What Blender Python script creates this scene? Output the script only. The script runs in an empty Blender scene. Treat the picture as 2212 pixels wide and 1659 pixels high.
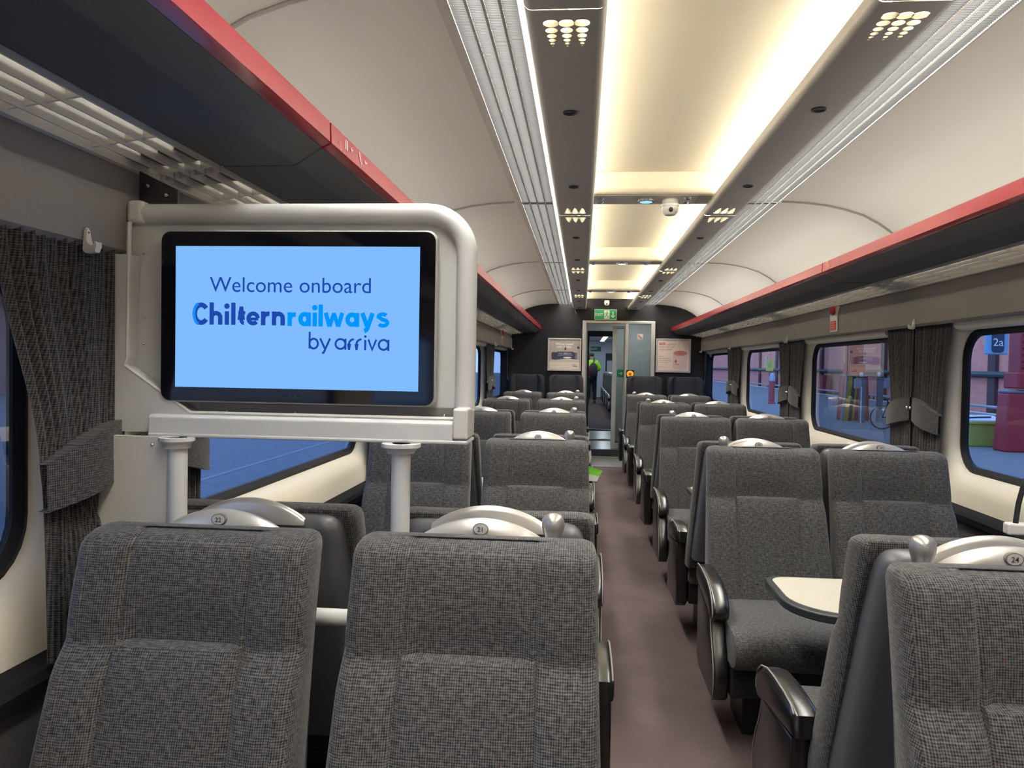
import bpy, bmesh, math, random
from mathutils import Vector, Matrix
random.seed(7)
PI = math.pi
SC = bpy.context.scene
COL = SC.collection

# ------------------------------------------------------------------ camera
_f, _W, _H = 1661.0, 2212.0, 1659.0
_th, _ph, _ro = math.radians(5.2026), math.radians(1.4535), math.radians(1.0)
_F = Vector((-math.sin(_th) * math.cos(_ph), math.cos(_th) * math.cos(_ph), -math.sin(_ph)))
_R = Vector((math.cos(_th), math.sin(_th), 0))
_U = _R.cross(_F)
_X = _R * math.cos(_ro) + _U * math.sin(_ro)
_Y = -_R * math.sin(_ro) + _U * math.cos(_ro)
cam_data = bpy.data.cameras.new('camera')
cam = bpy.data.objects.new('camera', cam_data)
COL.objects.link(cam)
cam_data.sensor_width = 36.0
cam_data.lens = _f / _W * 36.0
cam_data.clip_start = 0.05
cam_data.clip_end = 400
cam.matrix_world = Matrix(((_X.x, _Y.x, -_F.x, -0.35), (_X.y, _Y.y, -_F.y, 0), (_X.z, _Y.z, -_F.z, 1.42), (0, 0, 0, 1)))
SC.camera = cam

# ------------------------------------------------------------------ world, exposure
world = bpy.data.worlds.new('dusk_sky')
SC.world = world
world.use_nodes = True
bg = world.node_tree.nodes['Background']
bg.inputs[0].default_value = (0.33, 0.54, 1.0, 1)
bg.inputs[1].default_value = 1.15
SC.view_settings.view_transform = 'Standard'
SC.view_settings.look = 'None'
SC.view_settings.gamma = 1
SC.view_settings.exposure = 0.75
SC.view_settings.use_curve_mapping = False
SC.cycles.max_bounces = 9
SC.cycles.diffuse_bounces = 6
SC.cycles.glossy_bounces = 4
SC.cycles.transmission_bounces = 4
SC.cycles.transparent_max_bounces = 12
SC.cycles.caustics_reflective = False
SC.cycles.caustics_refractive = False
SC.cycles.sample_clamp_indirect = 4.0

# light levels of the lamps the coach has
TUBE_W = 17.5         # concealed fluorescent tubes above the two ducts
DIFF_W = 34.0        # ribbed diffuser strips
RACK_W = 10.0         # tube lamps behind the luggage racks
WARM = (1.0, 0.93, 0.76)
NEUT = (1.0, 0.97, 0.88)

# ------------------------------------------------------------------ materials
def srgb(r, g, b):
    def c(v):
        v /= 255.0
        return v / 12.92 if v <= 0.04045 else ((v + 0.055) / 1.055) ** 2.4
    return (c(r), c(g), c(b), 1)

def L3(c):
    return tuple(c[:3]) + (1,)

MATS = {}
def mat(name, color=(0.5, 0.5, 0.5), rough=0.5, metal=0.0, noise=0.0, nscale=40.0, bump=0.0, spec=0.5, coat=0.0, emit=None, emit_s=0.0, stretch=(1, 1, 1)):
    if name in MATS:
        return MATS[name]
    m = bpy.data.materials.new(name)
    m.use_nodes = True
    nt = m.node_tree
    b = nt.nodes['Principled BSDF']
    b.inputs['Base Color'].default_value = L3(color)
    b.inputs['Roughness'].default_value = rough
    b.inputs['Metallic'].default_value = metal
    b.inputs['Specular IOR Level'].default_value = spec
    if coat:
        b.inputs['Coat Weight'].default_value = coat
        b.inputs['Coat Roughness'].default_value = 0.08
    if emit:
        b.inputs['Emission Color'].default_value = L3(emit)
        b.inputs['Emission Strength'].default_value = emit_s
    if noise or bump:
        tc = nt.nodes.new('ShaderNodeTexCoord')
        mp = nt.nodes.new('ShaderNodeMapping')
        mp.inputs['Scale'].default_value = stretch
        n = nt.nodes.new('ShaderNodeTexNoise')
        n.inputs['Scale'].default_value = nscale
        n.inputs['Detail'].default_value = 4
        nt.links.new(tc.outputs['Object'], mp.inputs[0])
        nt.links.new(mp.outputs[0], n.inputs['Vector'])
        if noise:
            mx = nt.nodes.new('ShaderNodeMix')
            mx.data_type = 'RGBA'
            mx.inputs['A'].default_value = tuple(max(0, v * (1 - noise)) for v in color[:3]) + (1,)
            mx.inputs['B'].default_value = tuple(min(1, v * (1 + noise)) for v in color[:3]) + (1,)
            nt.links.new(n.outputs['Fac'], mx.inputs['Factor'])
            nt.links.new(mx.outputs['Result'], b.inputs['Base Color'])
        if bump:
            bp = nt.nodes.new('ShaderNodeBump')
            bp.inputs['Strength'].default_value = bump
            bp.inputs['Distance'].default_value = 0.002
            nt.links.new(n.outputs['Fac'], bp.inputs['Height'])
            nt.links.new(bp.outputs[0], b.inputs['Normal'])
    MATS[name] = m
    return m

def emis(name, color, s):
    if name in MATS:
        return MATS[name]
    m = bpy.data.materials.new(name)
    m.use_nodes = True
    nt = m.node_tree
    nt.nodes.clear()
    o = nt.nodes.new('ShaderNodeOutputMaterial')
    e = nt.nodes.new('ShaderNodeEmission')
    e.inputs[0].default_value = L3(color)
    e.inputs[1].default_value = s
    nt.links.new(e.outputs[0], o.inputs[0])
    MATS[name] = m
    return m

def weave(name, dark, light, period=0.0046, fleck=True, vert=0.6, uv='xz'):
    """woven cloth: warp along x, weft along z+y, in object space"""
    if name in MATS:
        return MATS[name]
    m = bpy.data.materials.new(name)
    m.use_nodes = True
    nt = m.node_tree
    N = nt.nodes.new
    lk = nt.links.new
    b = nt.nodes['Principled BSDF']
    b.inputs['Roughness'].default_value = 0.92
    b.inputs['Specular IOR Level'].default_value = 0.15
    b.inputs['Sheen Weight'].default_value = 0.15
    tc = N('ShaderNodeTexCoord')
    sep = N('ShaderNodeSeparateXYZ')
    lk(tc.outputs['Object'], sep.inputs[0])
    def mth(op, a, bb=None):
        n = N('ShaderNodeMath')
        n.operation = op
        for i, v in enumerate((a, bb)):
            if v is None:
                continue
            if isinstance(v, (int, float)):
                n.inputs[i].default_value = v
            else:
                lk(v, n.inputs[i])
        return n.outputs[0]
    if uv == 'xz':
        sn = N('ShaderNodeSeparateXYZ')
        lk(tc.outputs['Normal'], sn.inputs[0])
        side = mth('GREATER_THAN', mth('ABSOLUTE', sn.outputs[0]), 0.72)
        flatm = mth('GREATER_THAN', mth('ABSOLUTE', sn.outputs[2]), 0.72)
        def pick(a, b_, k):
            return mth('ADD', mth('MULTIPLY', a, mth('SUBTRACT', 1.0, k)), mth('MULTIPLY', b_, k))
        u = pick(sep.outputs[0], sep.outputs[1], side)
        v = pick(sep.outputs[2], sep.outputs[1], flatm)
    else:
        u = sep.outputs[1]
        v = sep.outputs[2]
    cb = N('ShaderNodeCombineXYZ')
    lk(u, cb.inputs[0]); lk(v, cb.inputs[1])
    def noise(sx, sy, detail=2.0):
        mp = N('ShaderNodeMapping')
        mp.inputs['Scale'].default_value = (sx, sy, 1)
        lk(cb.outputs[0], mp.inputs[0])
        n = N('ShaderNodeTexNoise')
        n.inputs['Scale'].default_value = 1.0
        n.inputs['Detail'].default_value = detail
        lk(mp.outputs[0], n.inputs['Vector'])
        return n.outputs['Fac']
    w = 2 * PI / period
    nz = noise(60, 60)
    su = mth('SINE', mth('ADD', mth('MULTIPLY', u, w), mth('MULTIPLY', nz, 1.5)))
    sv = mth('SINE', mth('ADD', mth('MULTIPLY', v, w), mth('MULTIPLY', nz, 1.5)))
    n1 = noise(240, 60)
    n2 = noise(60, 240)
    f = mth('ADD', mth('MULTIPLY', su, 0.17), mth('MULTIPLY', sv, 0.15))
    f = mth('ADD', f, mth('MULTIPLY', mth('SUBTRACT', n1, 0.5), 1.1 * vert))
    f = mth('ADD', f, mth('MULTIPLY', mth('SUBTRACT', n2, 0.5), 0.9))
    f = mth('ADD', f, 0.5)
    rp = N('ShaderNodeValToRGB')
    rp.color_ramp.elements[0].position = 0.22
    rp.color_ramp.elements[0].color = L3(dark)
    rp.color_ramp.elements[1].position = 0.92
    rp.color_ramp.elements[1].color = L3(light)
    lk(f, rp.inputs[0])
    out = rp.outputs[0]
    if fleck:
        vo = N('ShaderNodeTexVoronoi')
        vo.inputs['Scale'].default_value = 16
        lk(cb.outputs[0], vo.inputs['Vector'])
        lt = mth('LESS_THAN', vo.outputs['Distance'], 0.035)
        mx = N('ShaderNodeMix')
        mx.data_type = 'RGBA'
        lk(lt, mx.inputs['Factor'])
        lk(out, mx.inputs['A'])
        mx.inputs['B'].default_value = (0.16, 0.015, 0.02, 1)
        out = mx.outputs['Result']
    lk(out, b.inputs['Base Color'])
    bp = N('ShaderNodeBump')
    bp.inputs['Strength'].default_value = 0.35
    bp.inputs['Distance'].default_value = 0.0012
    lk(f, bp.inputs['Height'])
    lk(bp.outputs[0], b.inputs['Normal'])
    MATS[name] = m
    return m

def glass(name, tint=(0.9, 0.95, 1.0), ior=1.5, refl=1.0):
    if name in MATS:
        return MATS[name]
    m = bpy.data.materials.new(name)
    m.use_nodes = True
    nt = m.node_tree
    nt.nodes.clear()
    o = nt.nodes.new('ShaderNodeOutputMaterial')
    t = nt.nodes.new('ShaderNodeBsdfTransparent')
    t.inputs[0].default_value = L3(tint)
    g = nt.nodes.new('ShaderNodeBsdfGlossy')
    g.inputs['Roughness'].default_value = 0.01
    fr = nt.nodes.new('ShaderNodeFresnel')
    fr.inputs[0].default_value = ior
    mu = nt.nodes.new('ShaderNodeMath')
    mu.operation = 'MULTIPLY'
    mu.inputs[1].default_value = refl
    mx = nt.nodes.new('ShaderNodeMixShader')
    nt.links.new(fr.outputs[0], mu.inputs[0])
    nt.links.new(mu.outputs[0], mx.inputs[0])
    nt.links.new(t.outputs[0], mx.inputs[1])
    nt.links.new(g.outputs[0], mx.inputs[2])
    nt.links.new(mx.outputs[0], o.inputs[0])
    MATS[name] = m
    return m

def brick_mat(name, c1, c2, mortar, scale=6.0):
    if name in MATS:
        return MATS[name]
    m = bpy.data.materials.new(name)
    m.use_nodes = True
    nt = m.node_tree
    b = nt.nodes['Principled BSDF']
    b.inputs['Roughness'].default_value = 0.85
    tc = nt.nodes.new('ShaderNodeTexCoord')
    sp = nt.nodes.new('ShaderNodeSeparateXYZ')
    cb = nt.nodes.new('ShaderNodeCombineXYZ')
    nt.links.new(tc.outputs['Object'], sp.inputs[0])
    nt.links.new(sp.outputs[1], cb.inputs[0])
    nt.links.new(sp.outputs[2], cb.inputs[1])
    br = nt.nodes.new('ShaderNodeTexBrick')
    br.inputs['Color1'].default_value = L3(c1)
    br.inputs['Color2'].default_value = L3(c2)
    br.inputs['Mortar'].default_value = L3(mortar)
    br.inputs['Scale'].default_value = scale
    br.inputs['Mortar Size'].default_value = 0.01
    nt.links.new(cb.outputs[0], br.inputs['Vector'])
    nt.links.new(br.outputs['Color'], b.inputs['Base Color'])
    MATS[name] = m
    return m

FAB = weave('seat_fabric', (0.014, 0.0136, 0.014), (0.150, 0.146, 0.144))
CUR = weave('curtain_fabric', (0.012, 0.0115, 0.013), (0.112, 0.108, 0.112), period=0.005, fleck=False, uv='yz')
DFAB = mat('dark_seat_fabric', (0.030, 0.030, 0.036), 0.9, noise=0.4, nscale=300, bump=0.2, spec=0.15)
SHELL = mat('grey_shell_plastic', (0.10, 0.102, 0.112), 0.38, noise=0.08, nscale=60)
SILV = mat('silver_paint', (0.52, 0.50, 0.475), 0.30, 0.75, noise=0.04, nscale=25)
SILVW = mat('pale_silver_paint', (0.56, 0.54, 0.51), 0.32, 0.55, noise=0.03, nscale=25)
LEATH = mat('black_leather', (0.011, 0.011, 0.012), 0.27, noise=0.3, nscale=90, bump=0.03, spec=0.9)
PIPE = mat('grey_piping', (0.22, 0.21, 0.20), 0.5)
BLACK = mat('black_plastic', (0.012, 0.012, 0.014), 0.45)
RUBBER = mat('black_rubber', (0.006, 0.007, 0.010), 0.55, spec=0.25)
LAM = mat('cream_laminate', (0.53, 0.49, 0.41), 0.35, noise=0.02, nscale=20)
EDGE = mat('table_edge', (0.03, 0.035, 0.038), 0.35)
CREAM = mat('cream_wall_panel', (0.86, 0.79, 0.64), 0.42, noise=0.025, nscale=8)
CEIL = mat('ceiling_panel', (0.71, 0.675, 0.60), 0.55, noise=0.02, nscale=6, bump=0.05)
CEILC = mat('centre_ceiling_panel', (0.78, 0.70, 0.55), 0.5, noise=0.015, nscale=5)
VAL = mat('grey_valance_cloth', (0.25, 0.235, 0.227), 0.95, noise=0.25, nscale=420, spec=0.1)
LOWER = mat('lower_wall_cloth', (0.09, 0.088, 0.09), 0.95, noise=0.2, nscale=300, spec=0.1)
ENDW = mat('dark_end_wall_cloth', (0.024, 0.0235, 0.026), 0.85, noise=0.3, nscale=260, spec=0.2)
RACKF = mat('rack_charcoal_cloth', (0.105, 0.107, 0.115), 0.9, noise=0.25, nscale=500, spec=0.15)
RED = mat('red_gloss_paint', (0.30, 0.010, 0.022), 0.24, noise=0.12, nscale=12, coat=0.25)
ALU = mat('aluminium', (0.62, 0.60, 0.57), 0.32, 0.9, noise=0.05, nscale=20, stretch=(1, 0.05, 1))
GRILLE = mat('rack_grille_paint', (0.74, 0.71, 0.65), 0.4, 0.1, noise=0.06, nscale=15)
DUCT = mat('duct_grey_paint', (0.45, 0.425, 0.39), 0.45, noise=0.03, nscale=10)
DUCTL = mat('duct_pale_lining', (0.70, 0.66, 0.52), 0.5)
FRAMEG = mat('grey_unit_paint', (0.70, 0.71, 0.70), 0.42, noise=0.03, nscale=9)
FRAMEL = mat('pale_unit_plastic', (0.72, 0.71, 0.68), 0.45, noise=0.02, nscale=9)
GLASSB = mat('black_glass', (0.004, 0.004, 0.006), 0.06, spec=0.5)
CHROME = mat('chrome', (0.75, 0.75, 0.75), 0.15, 1.0)
WHITEP = mat('white_plastic', (0.75, 0.73, 0.68), 0.35)
SCREEN = emis('screen_blue', srgb(128, 188, 255), 0.595)
NAVY = emis('screen_navy', srgb(30, 72, 170), 0.595)
CYAN = emis('screen_cyan', srgb(0, 150, 255), 0.595)
CYAN2 = emis('screen_bright_cyan', srgb(20, 140, 250), 0.595)
TUBE = emis('tube_light', WARM, TUBE_W)
TUBE2 = emis('rack_tube_light', NEUT, RACK_W)
TUBE3 = emis('rack_tube_light_dim', NEUT, RACK_W * 0.55)
GLASS = glass('window_glass', (0.90, 0.94, 1.0), 1.5, 0.55)
PGLASS = glass('partition_glass', (0.86, 0.90, 0.90), 1.45, 0.9)

def carpet():
    m = bpy.data.materials.new('aisle_carpet')
    m.use_nodes = True
    nt = m.node_tree
    b = nt.nodes['Principled BSDF']
    b.inputs['Roughness'].default_value = 0.97
    b.inputs['Specular IOR Level'].default_value = 0.05
    tc = nt.nodes.new('ShaderNodeTexCoord')
    n1 = nt.nodes.new('ShaderNodeTexNoise'); n1.inputs['Scale'].default_value = 230; n1.inputs['Detail'].default_value = 3
    n2 = nt.nodes.new('ShaderNodeTexNoise'); n2.inputs['Scale'].default_value = 5; n2.inputs['Detail'].default_value = 5
    mx = nt.nodes.new('ShaderNodeMix'); mx.data_type = 'RGBA'
    mx.inputs['A'].default_value = (0.054, 0.037, 0.038, 1)
    mx.inputs['B'].default_value = (0.158, 0.120, 0.120, 1)
    ad = nt.nodes.new('ShaderNodeMath'); ad.operation = 'MULTIPLY_ADD'
    ad.inputs[1].default_value = 0.55; 
    sb = nt.nodes.new('ShaderNodeMath'); sb.operation = 'MULTIPLY'; sb.inputs[1].default_value = 0.45
    nt.links.new(tc.outputs['Object'], n1.inputs['Vector'])
    nt.links.new(tc.outputs['Object'], n2.inputs['Vector'])
    nt.links.new(n2.outputs['Fac'], sb.inputs[0])
    nt.links.new(n1.outputs['Fac'], ad.inputs[0])
    nt.links.new(sb.outputs[0], ad.inputs[2])
    nt.links.new(ad.outputs[0], mx.inputs['Factor'])
    nt.links.new(mx.outputs['Result'], b.inputs['Base Color'])
    bp = nt.nodes.new('ShaderNodeBump'); bp.inputs['Strength'].default_value = 0.4; bp.inputs['Distance'].default_value = 0.003
    nt.links.new(n1.outputs['Fac'], bp.inputs['Height'])
    nt.links.new(bp.outputs[0], b.inputs['Normal'])
    return m
CARPET = carpet()

# ------------------------------------------------------------------ mesh helpers
class MB:
    def __init__(self):
        self.v = []; self.f = []; self.m = []
    def add(self, vs, fs, mi=0):
        o = len(self.v)
        self.v += [tuple(p) for p in vs]
        self.f += [tuple(i + o for i in q) for q in fs]
        self.m += [mi] * len(fs)
        return self
    def box(self, x0, x1, y0, y1, z0, z1, mi=0):
        vs = [(x, y, z) for z in (z0, z1) for y in (y0, y1) for x in (x0, x1)]
        return self.add(vs, [(0, 2, 3, 1), (4, 5, 7, 6), (0, 1, 5, 4), (2, 6, 7, 3), (0, 4, 6, 2), (1, 3, 7, 5)], mi)
    def prism(self, poly, axis, a, b, mi=0, caps=True):
        """poly of 2-D points extruded along axis; order of the 2-D axes: y->(x,z), x->(y,z), z->(x,y)"""
        def P(p, t):
            return {'y': (p[0], t, p[1]), 'x': (t, p[0], p[1]), 'z': (p[0], p[1], t)}[axis]
        n = len(poly)
        vs = [P(p, a) for p in poly] + [P(p, b) for p in poly]
        fs = [(i, (i + 1) % n, n + (i + 1) % n, n + i) for i in range(n)]
        if caps:
            fs += [tuple(range(n - 1, -1, -1)), tuple(range(n, 2 * n))]
        return self.add(vs, fs, mi)
    def sheet(self, line, axis, a, b, mi=0):
        def P(p, t):
            return {'y': (p[0], t, p[1]), 'x': (t, p[0], p[1]), 'z': (p[0], p[1], t)}[axis]
        n = len(line)
        vs = [P(p, a) for p in line] + [P(p, b) for p in line]
        return self.add(vs, [(i, i + 1, n + i + 1, n + i) for i in range(n - 1)], mi)
    def loft(self, rings, closed=True, cap0=True, cap1=True, mi=0):
        n = len(rings[0]); vs = []; fs = []
        for r in rings:
            vs += r
        for k in range(len(rings) - 1):
            for i in range(n if closed else n - 1):
                j = (i + 1) % n
                fs.append((k * n + i, k * n + j, (k + 1) * n + j, (k + 1) * n + i))
        if closed and cap0:
            fs.append(tuple(range(n - 1, -1, -1)))
        if closed and cap1:
            fs.append(tuple((len(rings) - 1) * n + i for i in range(n)))
        return self.add(vs, fs, mi)
    def tube(self, pts, r, n=8, mi=0, closed=False):
        pts = [Vector(p) for p in pts]; rings = []
        rr = r if isinstance(r, (list, tuple)) else [r] * len(pts)
        prev = None
        for i, p in enumerate(pts):
            a = pts[i - 1] if (i > 0 or closed) else p
            b = pts[(i + 1) % len(pts)] if (i < len(pts) - 1 or closed) else p
            d = (b - a).normalized()
            if prev is None:
                up = Vector((0, 0, 1)) if abs(d.z) < 0.9 else Vector((1, 0, 0))
                s = d.cross(up).normalized()
            else:
                s = (prev - d * prev.dot(d)).normalized()
            prev = s
            t = d.cross(s)
            rings.append([tuple(p + (s * math.cos(2 * PI * k / n) + t * math.sin(2 * PI * k / n)) * rr[i]) for k in range(n)])
        if closed:
            rings.append(rings[0])
            return self.loft(rings, True, False, False, mi)
        return self.loft(rings, True, True, True, mi)
    def lathe(self, prof, c=(0, 0, 0), n=20, mi=0, axis='z'):
        rings = []
        for r, z in prof:
            ring = []
            for k in range(n):
                a = 2 * PI * k / n
                p = (r * math.cos(a), r * math.sin(a), z)
                if axis == 'y':
                    p = (p[0], p[2], p[1])
                elif axis == 'x':
                    p = (p[2], p[0], p[1])
                ring.append((p[0] + c[0], p[1] + c[1], p[2] + c[2]))
            rings.append(ring)
        return self.loft(rings, True, True, True, mi)
    def ball(self, c, r, n=14, mi=0):
        rx, ry, rz = r if isinstance(r, (tuple, list)) else (r, r, r)
        rings = []
        m = max(6, n // 2)
        for i in range(1, m):
            t = PI * i / m
            rings.append([(c[0] + rx * math.sin(t) * math.cos(2 * PI * k / n), c[1] + ry * math.sin(t) * math.sin(2 * PI * k / n), c[2] - rz * math.cos(t)) for k in range(n)])
        return self.loft(rings, True, True, True, mi)
    def mesh(self, name, mats, smooth=35):
        me = bpy.data.meshes.new(name)
        me.from_pydata(self.v, [], self.f)
        for m in (mats if isinstance(mats, (list, tuple)) else [mats]):
            me.materials.append(m)
        if any(self.m):
            me.polygons.foreach_set('material_index', self.m)
        bm = bmesh.new(); bm.from_mesh(me)
        bmesh.ops.recalc_face_normals(bm, faces=bm.faces)
        bm.to_mesh(me); bm.free()
        if smooth:
            me.polygons.foreach_set('use_smooth', [True] * len(me.polygons))
            me.set_sharp_from_angle(angle=math.radians(smooth))
        me.update()
        return me

def tag(o, label=None, cat=None, group=None, kind=None):
    if label: o['label'] = label
    if cat: o['category'] = cat
    if group: o['group'] = group
    if kind: o['kind'] = kind
    return o

def part(name, mb, mats, parent=None, smooth=35, bevel=0.0, seg=2, label=None, shift=True):
    """ONE mesh object; geometry given in world space is moved into its parent's frame when the parent is an Empty placed elsewhere"""
    if parent is not None and shift:
        o0 = Vector((0, 0, 0)); p = parent
        while p is not None:
            o0 += Vector(p.location); p = p.parent
        mb.v = [(x - o0.x, y - o0.y, z - o0.z) for x, y, z in mb.v]
    me = mb.mesh(name, mats, smooth)
    o = bpy.data.objects.new(name, me)
    COL.objects.link(o)
    if parent is not None:
        o.parent = parent
    if bevel:
        md = o.modifiers.new('bevel', 'BEVEL')
        md.width = bevel; md.segments = seg; md.limit_method = 'ANGLE'; md.angle_limit = math.radians(40)
        md.harden_normals = False
    if label:
        o['label'] = label
    return o

def thing(name, label, cat, loc=(0, 0, 0), group=None, kind=None, rz=0.0):
    o = bpy.data.objects.new(name, None)
    COL.objects.link(o)
    o.empty_display_size = 0.1
    o.location = loc
    o.rotation_euler = (0, 0, rz)
    return tag(o, label, cat, group, kind)

def struct(name, mb, mats, label, cat, smooth=35, bevel=0.0):
    return tag(part(name, mb, mats, None, smooth, bevel), label, cat, None, 'structure')

KIDS = {}
def dup(root, loc, rz=0.0, label=None, group=None):
    r = root.copy(); COL.objects.link(r)
    r.location = loc; r.rotation_euler = (0, 0, rz)
    if label: r['label'] = label
    if group: r['group'] = group
    for ch in list(root.children):
        c = ch.copy(); COL.objects.link(c); c.parent = r
        for g in list(ch.children):
            d = g.copy(); COL.objects.link(d); d.parent = c
    return r

def text_mesh(s, width=None, height=None, bold=0.0, align='CENTER', spacing=1.0):
    """flat lettering in the xy plane, fitted to a width or a height (height of capitals)"""
    cu = bpy.data.curves.new('lettering', 'FONT')
    cu.body = s; cu.align_x = align; cu.size = 1.0; cu.offset = bold; cu.space_character = spacing
    cu.resolution_u = 4
    ob = bpy.data.objects.new('lettering', cu)
    COL.objects.link(ob)
    bpy.context.view_layer.update()
    me = bpy.data.meshes.new_from_object(ob)
    COL.objects.unlink(ob); bpy.data.objects.remove(ob); bpy.data.curves.remove(cu)
    vs = [tuple(v.co) for v in me.vertices]; fs = [tuple(p.vertices) for p in me.polygons]
    bpy.data.meshes.remove(me)
    if not vs:
        return [], []
    w = max(v[0] for v in vs) - min(v[0] for v in vs)
    k = 1.0
    if width: k = width / w
    elif height: k = height / 0.72
    return [(v[0] * k, v[1] * k) for v in vs], fs

def put_text(mb, s, origin, ax=(1, 0, 0), ay=(0, 0, 1), mi=0, **kw):
    vs, fs = text_mesh(s, **kw)
    ax, ay, o = Vector(ax), Vector(ay), Vector(origin)
    mb.add([tuple(o + ax * a + ay * b) for a, b in vs], fs, mi)

def ribbon(mb, pts, w, F, mi=0):
    """flat stroke of width w along 2-D pts; F maps 2-D to 3-D"""
    P = [Vector((p[0], p[1])) for p in pts]
    Lp, Rp = [], []
    n = len(P)
    closed = (P[0] - P[-1]).length < 1e-6
    for i in range(n):
        a = P[i - 1] if i > 0 else (P[-2] if closed else None)
        b = P[i + 1] if i < n - 1 else (P[1] if closed else None)
        d = Vector((0, 0))
        if a is not None: d += (P[i] - a).normalized()
        if b is not None: d += (b - P[i]).normalized()
        d.normalize()
        q = Vector((-d.y, d.x))
        k = 1.0
        if a is not None and b is not None:
            c = max(0.5, q.dot(Vector((-(b - P[i]).normalized().y, (b - P[i]).normalized().x))))
            k = 1 / c
        Lp.append(P[i] + q * w / 2 * k); Rp.append(P[i] - q * w / 2 * k)
    vs = [F(p.x, p.y) for p in Lp] + [F(p.x, p.y) for p in Rp]
    mb.add(vs, [(i, i + 1, n + i + 1, n + i) for i in range(n - 1)], mi)

def arc2(cx, cy, rx, ry, a0, a1, n=16):
    return [(cx + rx * math.cos(math.radians(a0 + (a1 - a0) * i / n)), cy + ry * math.sin(math.radians(a0 + (a1 - a0) * i / n))) for i in range(n + 1)]

def rrect(x0, x1, z0, z1, r, n=6):
    out = []
    for cx, cz, a in ((x1 - r, z1 - r, 0), (x0 + r, z1 - r, 90), (x0 + r, z0 + r, 180), (x1 - r, z0 + r, 270)):
        out += [(cx + r * math.cos(math.radians(a + 90 * i / n)), cz + r * math.sin(math.radians(a + 90 * i / n))) for i in range(n + 1)]
    return out

# ------------------------------------------------------------------ the coach shell
D = 12.0                      # end wall
Y0 = -3.30                    # rear of what is built
PIL0, PITCH = 1.92, 2.615     # window pillars
PILS = [PIL0 + PITCH * k for k in range(-2, 5)]
SIDE = {'left': -1, 'right': 1}

b = MB().box(-1.62, 1.62, Y0, 10.93, -0.08, 0.0)
struct('floor', b, CARPET, 'purple-brown carpet along the aisle and under the seats', 'floor', 0)
b = MB().box(-1.62, 1.62, 10.93, D + 0.06, -0.08, 0.0)
struct('floor_vestibule', b, mat('grey_vinyl', (0.12, 0.12, 0.125), 0.5, noise=0.2, nscale=200), 'grey vinyl floor in front of the end doorway', 'floor', 0)
b = MB().box(-0.9, 0.9, 10.915, 10.945, 0.0, 0.006)
struct('trim_1', b, ALU, 'thin metal strip where the aisle carpet ends', 'floor trim', 0)
b = MB().box(-0.36, 0.76, D - 0.02, D + 0.04, 0.0, 0.128)
struct('trim_2', b, mat('dark_riser', (0.025, 0.028, 0.036), 0.35), 'dark step riser below the end doorway', 'step', 0)
b = MB().box(-0.36, 0.76, D - 0.03, D - 0.018, 0.004, 0.02)
struct('trim_3', b, ALU, 'metal strip at the foot of the doorway step', 'floor trim', 0)

def side_curve(s):
    pts = [(1.60, 1.86), (1.555, 1.97), (1.49, 2.085), (1.40, 2.185), (1.31, 2.25), (1.22, 2.30), (1.12, 2.333), (1.02, 2.356), (0.90, 2.372), (0.77, 2.379)]
    return [(s * x, z) for x, z in pts]
b = MB()
lc, rc = side_curve(-1), side_curve(1)
b.sheet(lc + [(-0.757, 2.379), (-0.757, 2.402), (-0.535, 2.402), (-0.535, 2.46)], 'y', Y0, D, 0)
b.sheet(rc + [(0.759, 2.379), (0.759, 2.402), (0.58, 2.402), (0.58, 2.46)], 'y', Y0, D, 0)
b.sheet([(-0.535, 2.46), (0.58, 2.46)], 'y', Y0, D, 1)
struct('ceiling', b, [CEIL, CEILC], 'cream ceiling with curved side panels and flat centre panel', 'ceiling', 30)

# joint beads across the curved side panels
for i, y in enumerate([PIL0 + PITCH * k for k in range(0, 4)]):
    for s, c, nm in ((-1, lc, 'screen side'), (1, rc, 'sign side')):
        b = MB().tube([(x - s * 0.003, y, z - 0.003) for x, z in c[2:]], 0.0065, 6)
        o = struct('trim_%d' % (10 + i * 2 + (s > 0)), b, mat('bead_grey', (0.42, 0.39, 0.34), 0.5),
                   'thin grey joint bead across the curved ceiling, %s, %s from the camera' % (nm, ['first', 'second', 'third', 'fourth'][i]), 'ceiling trim')
        o['group'] = 'ceiling joint beads'

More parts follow.
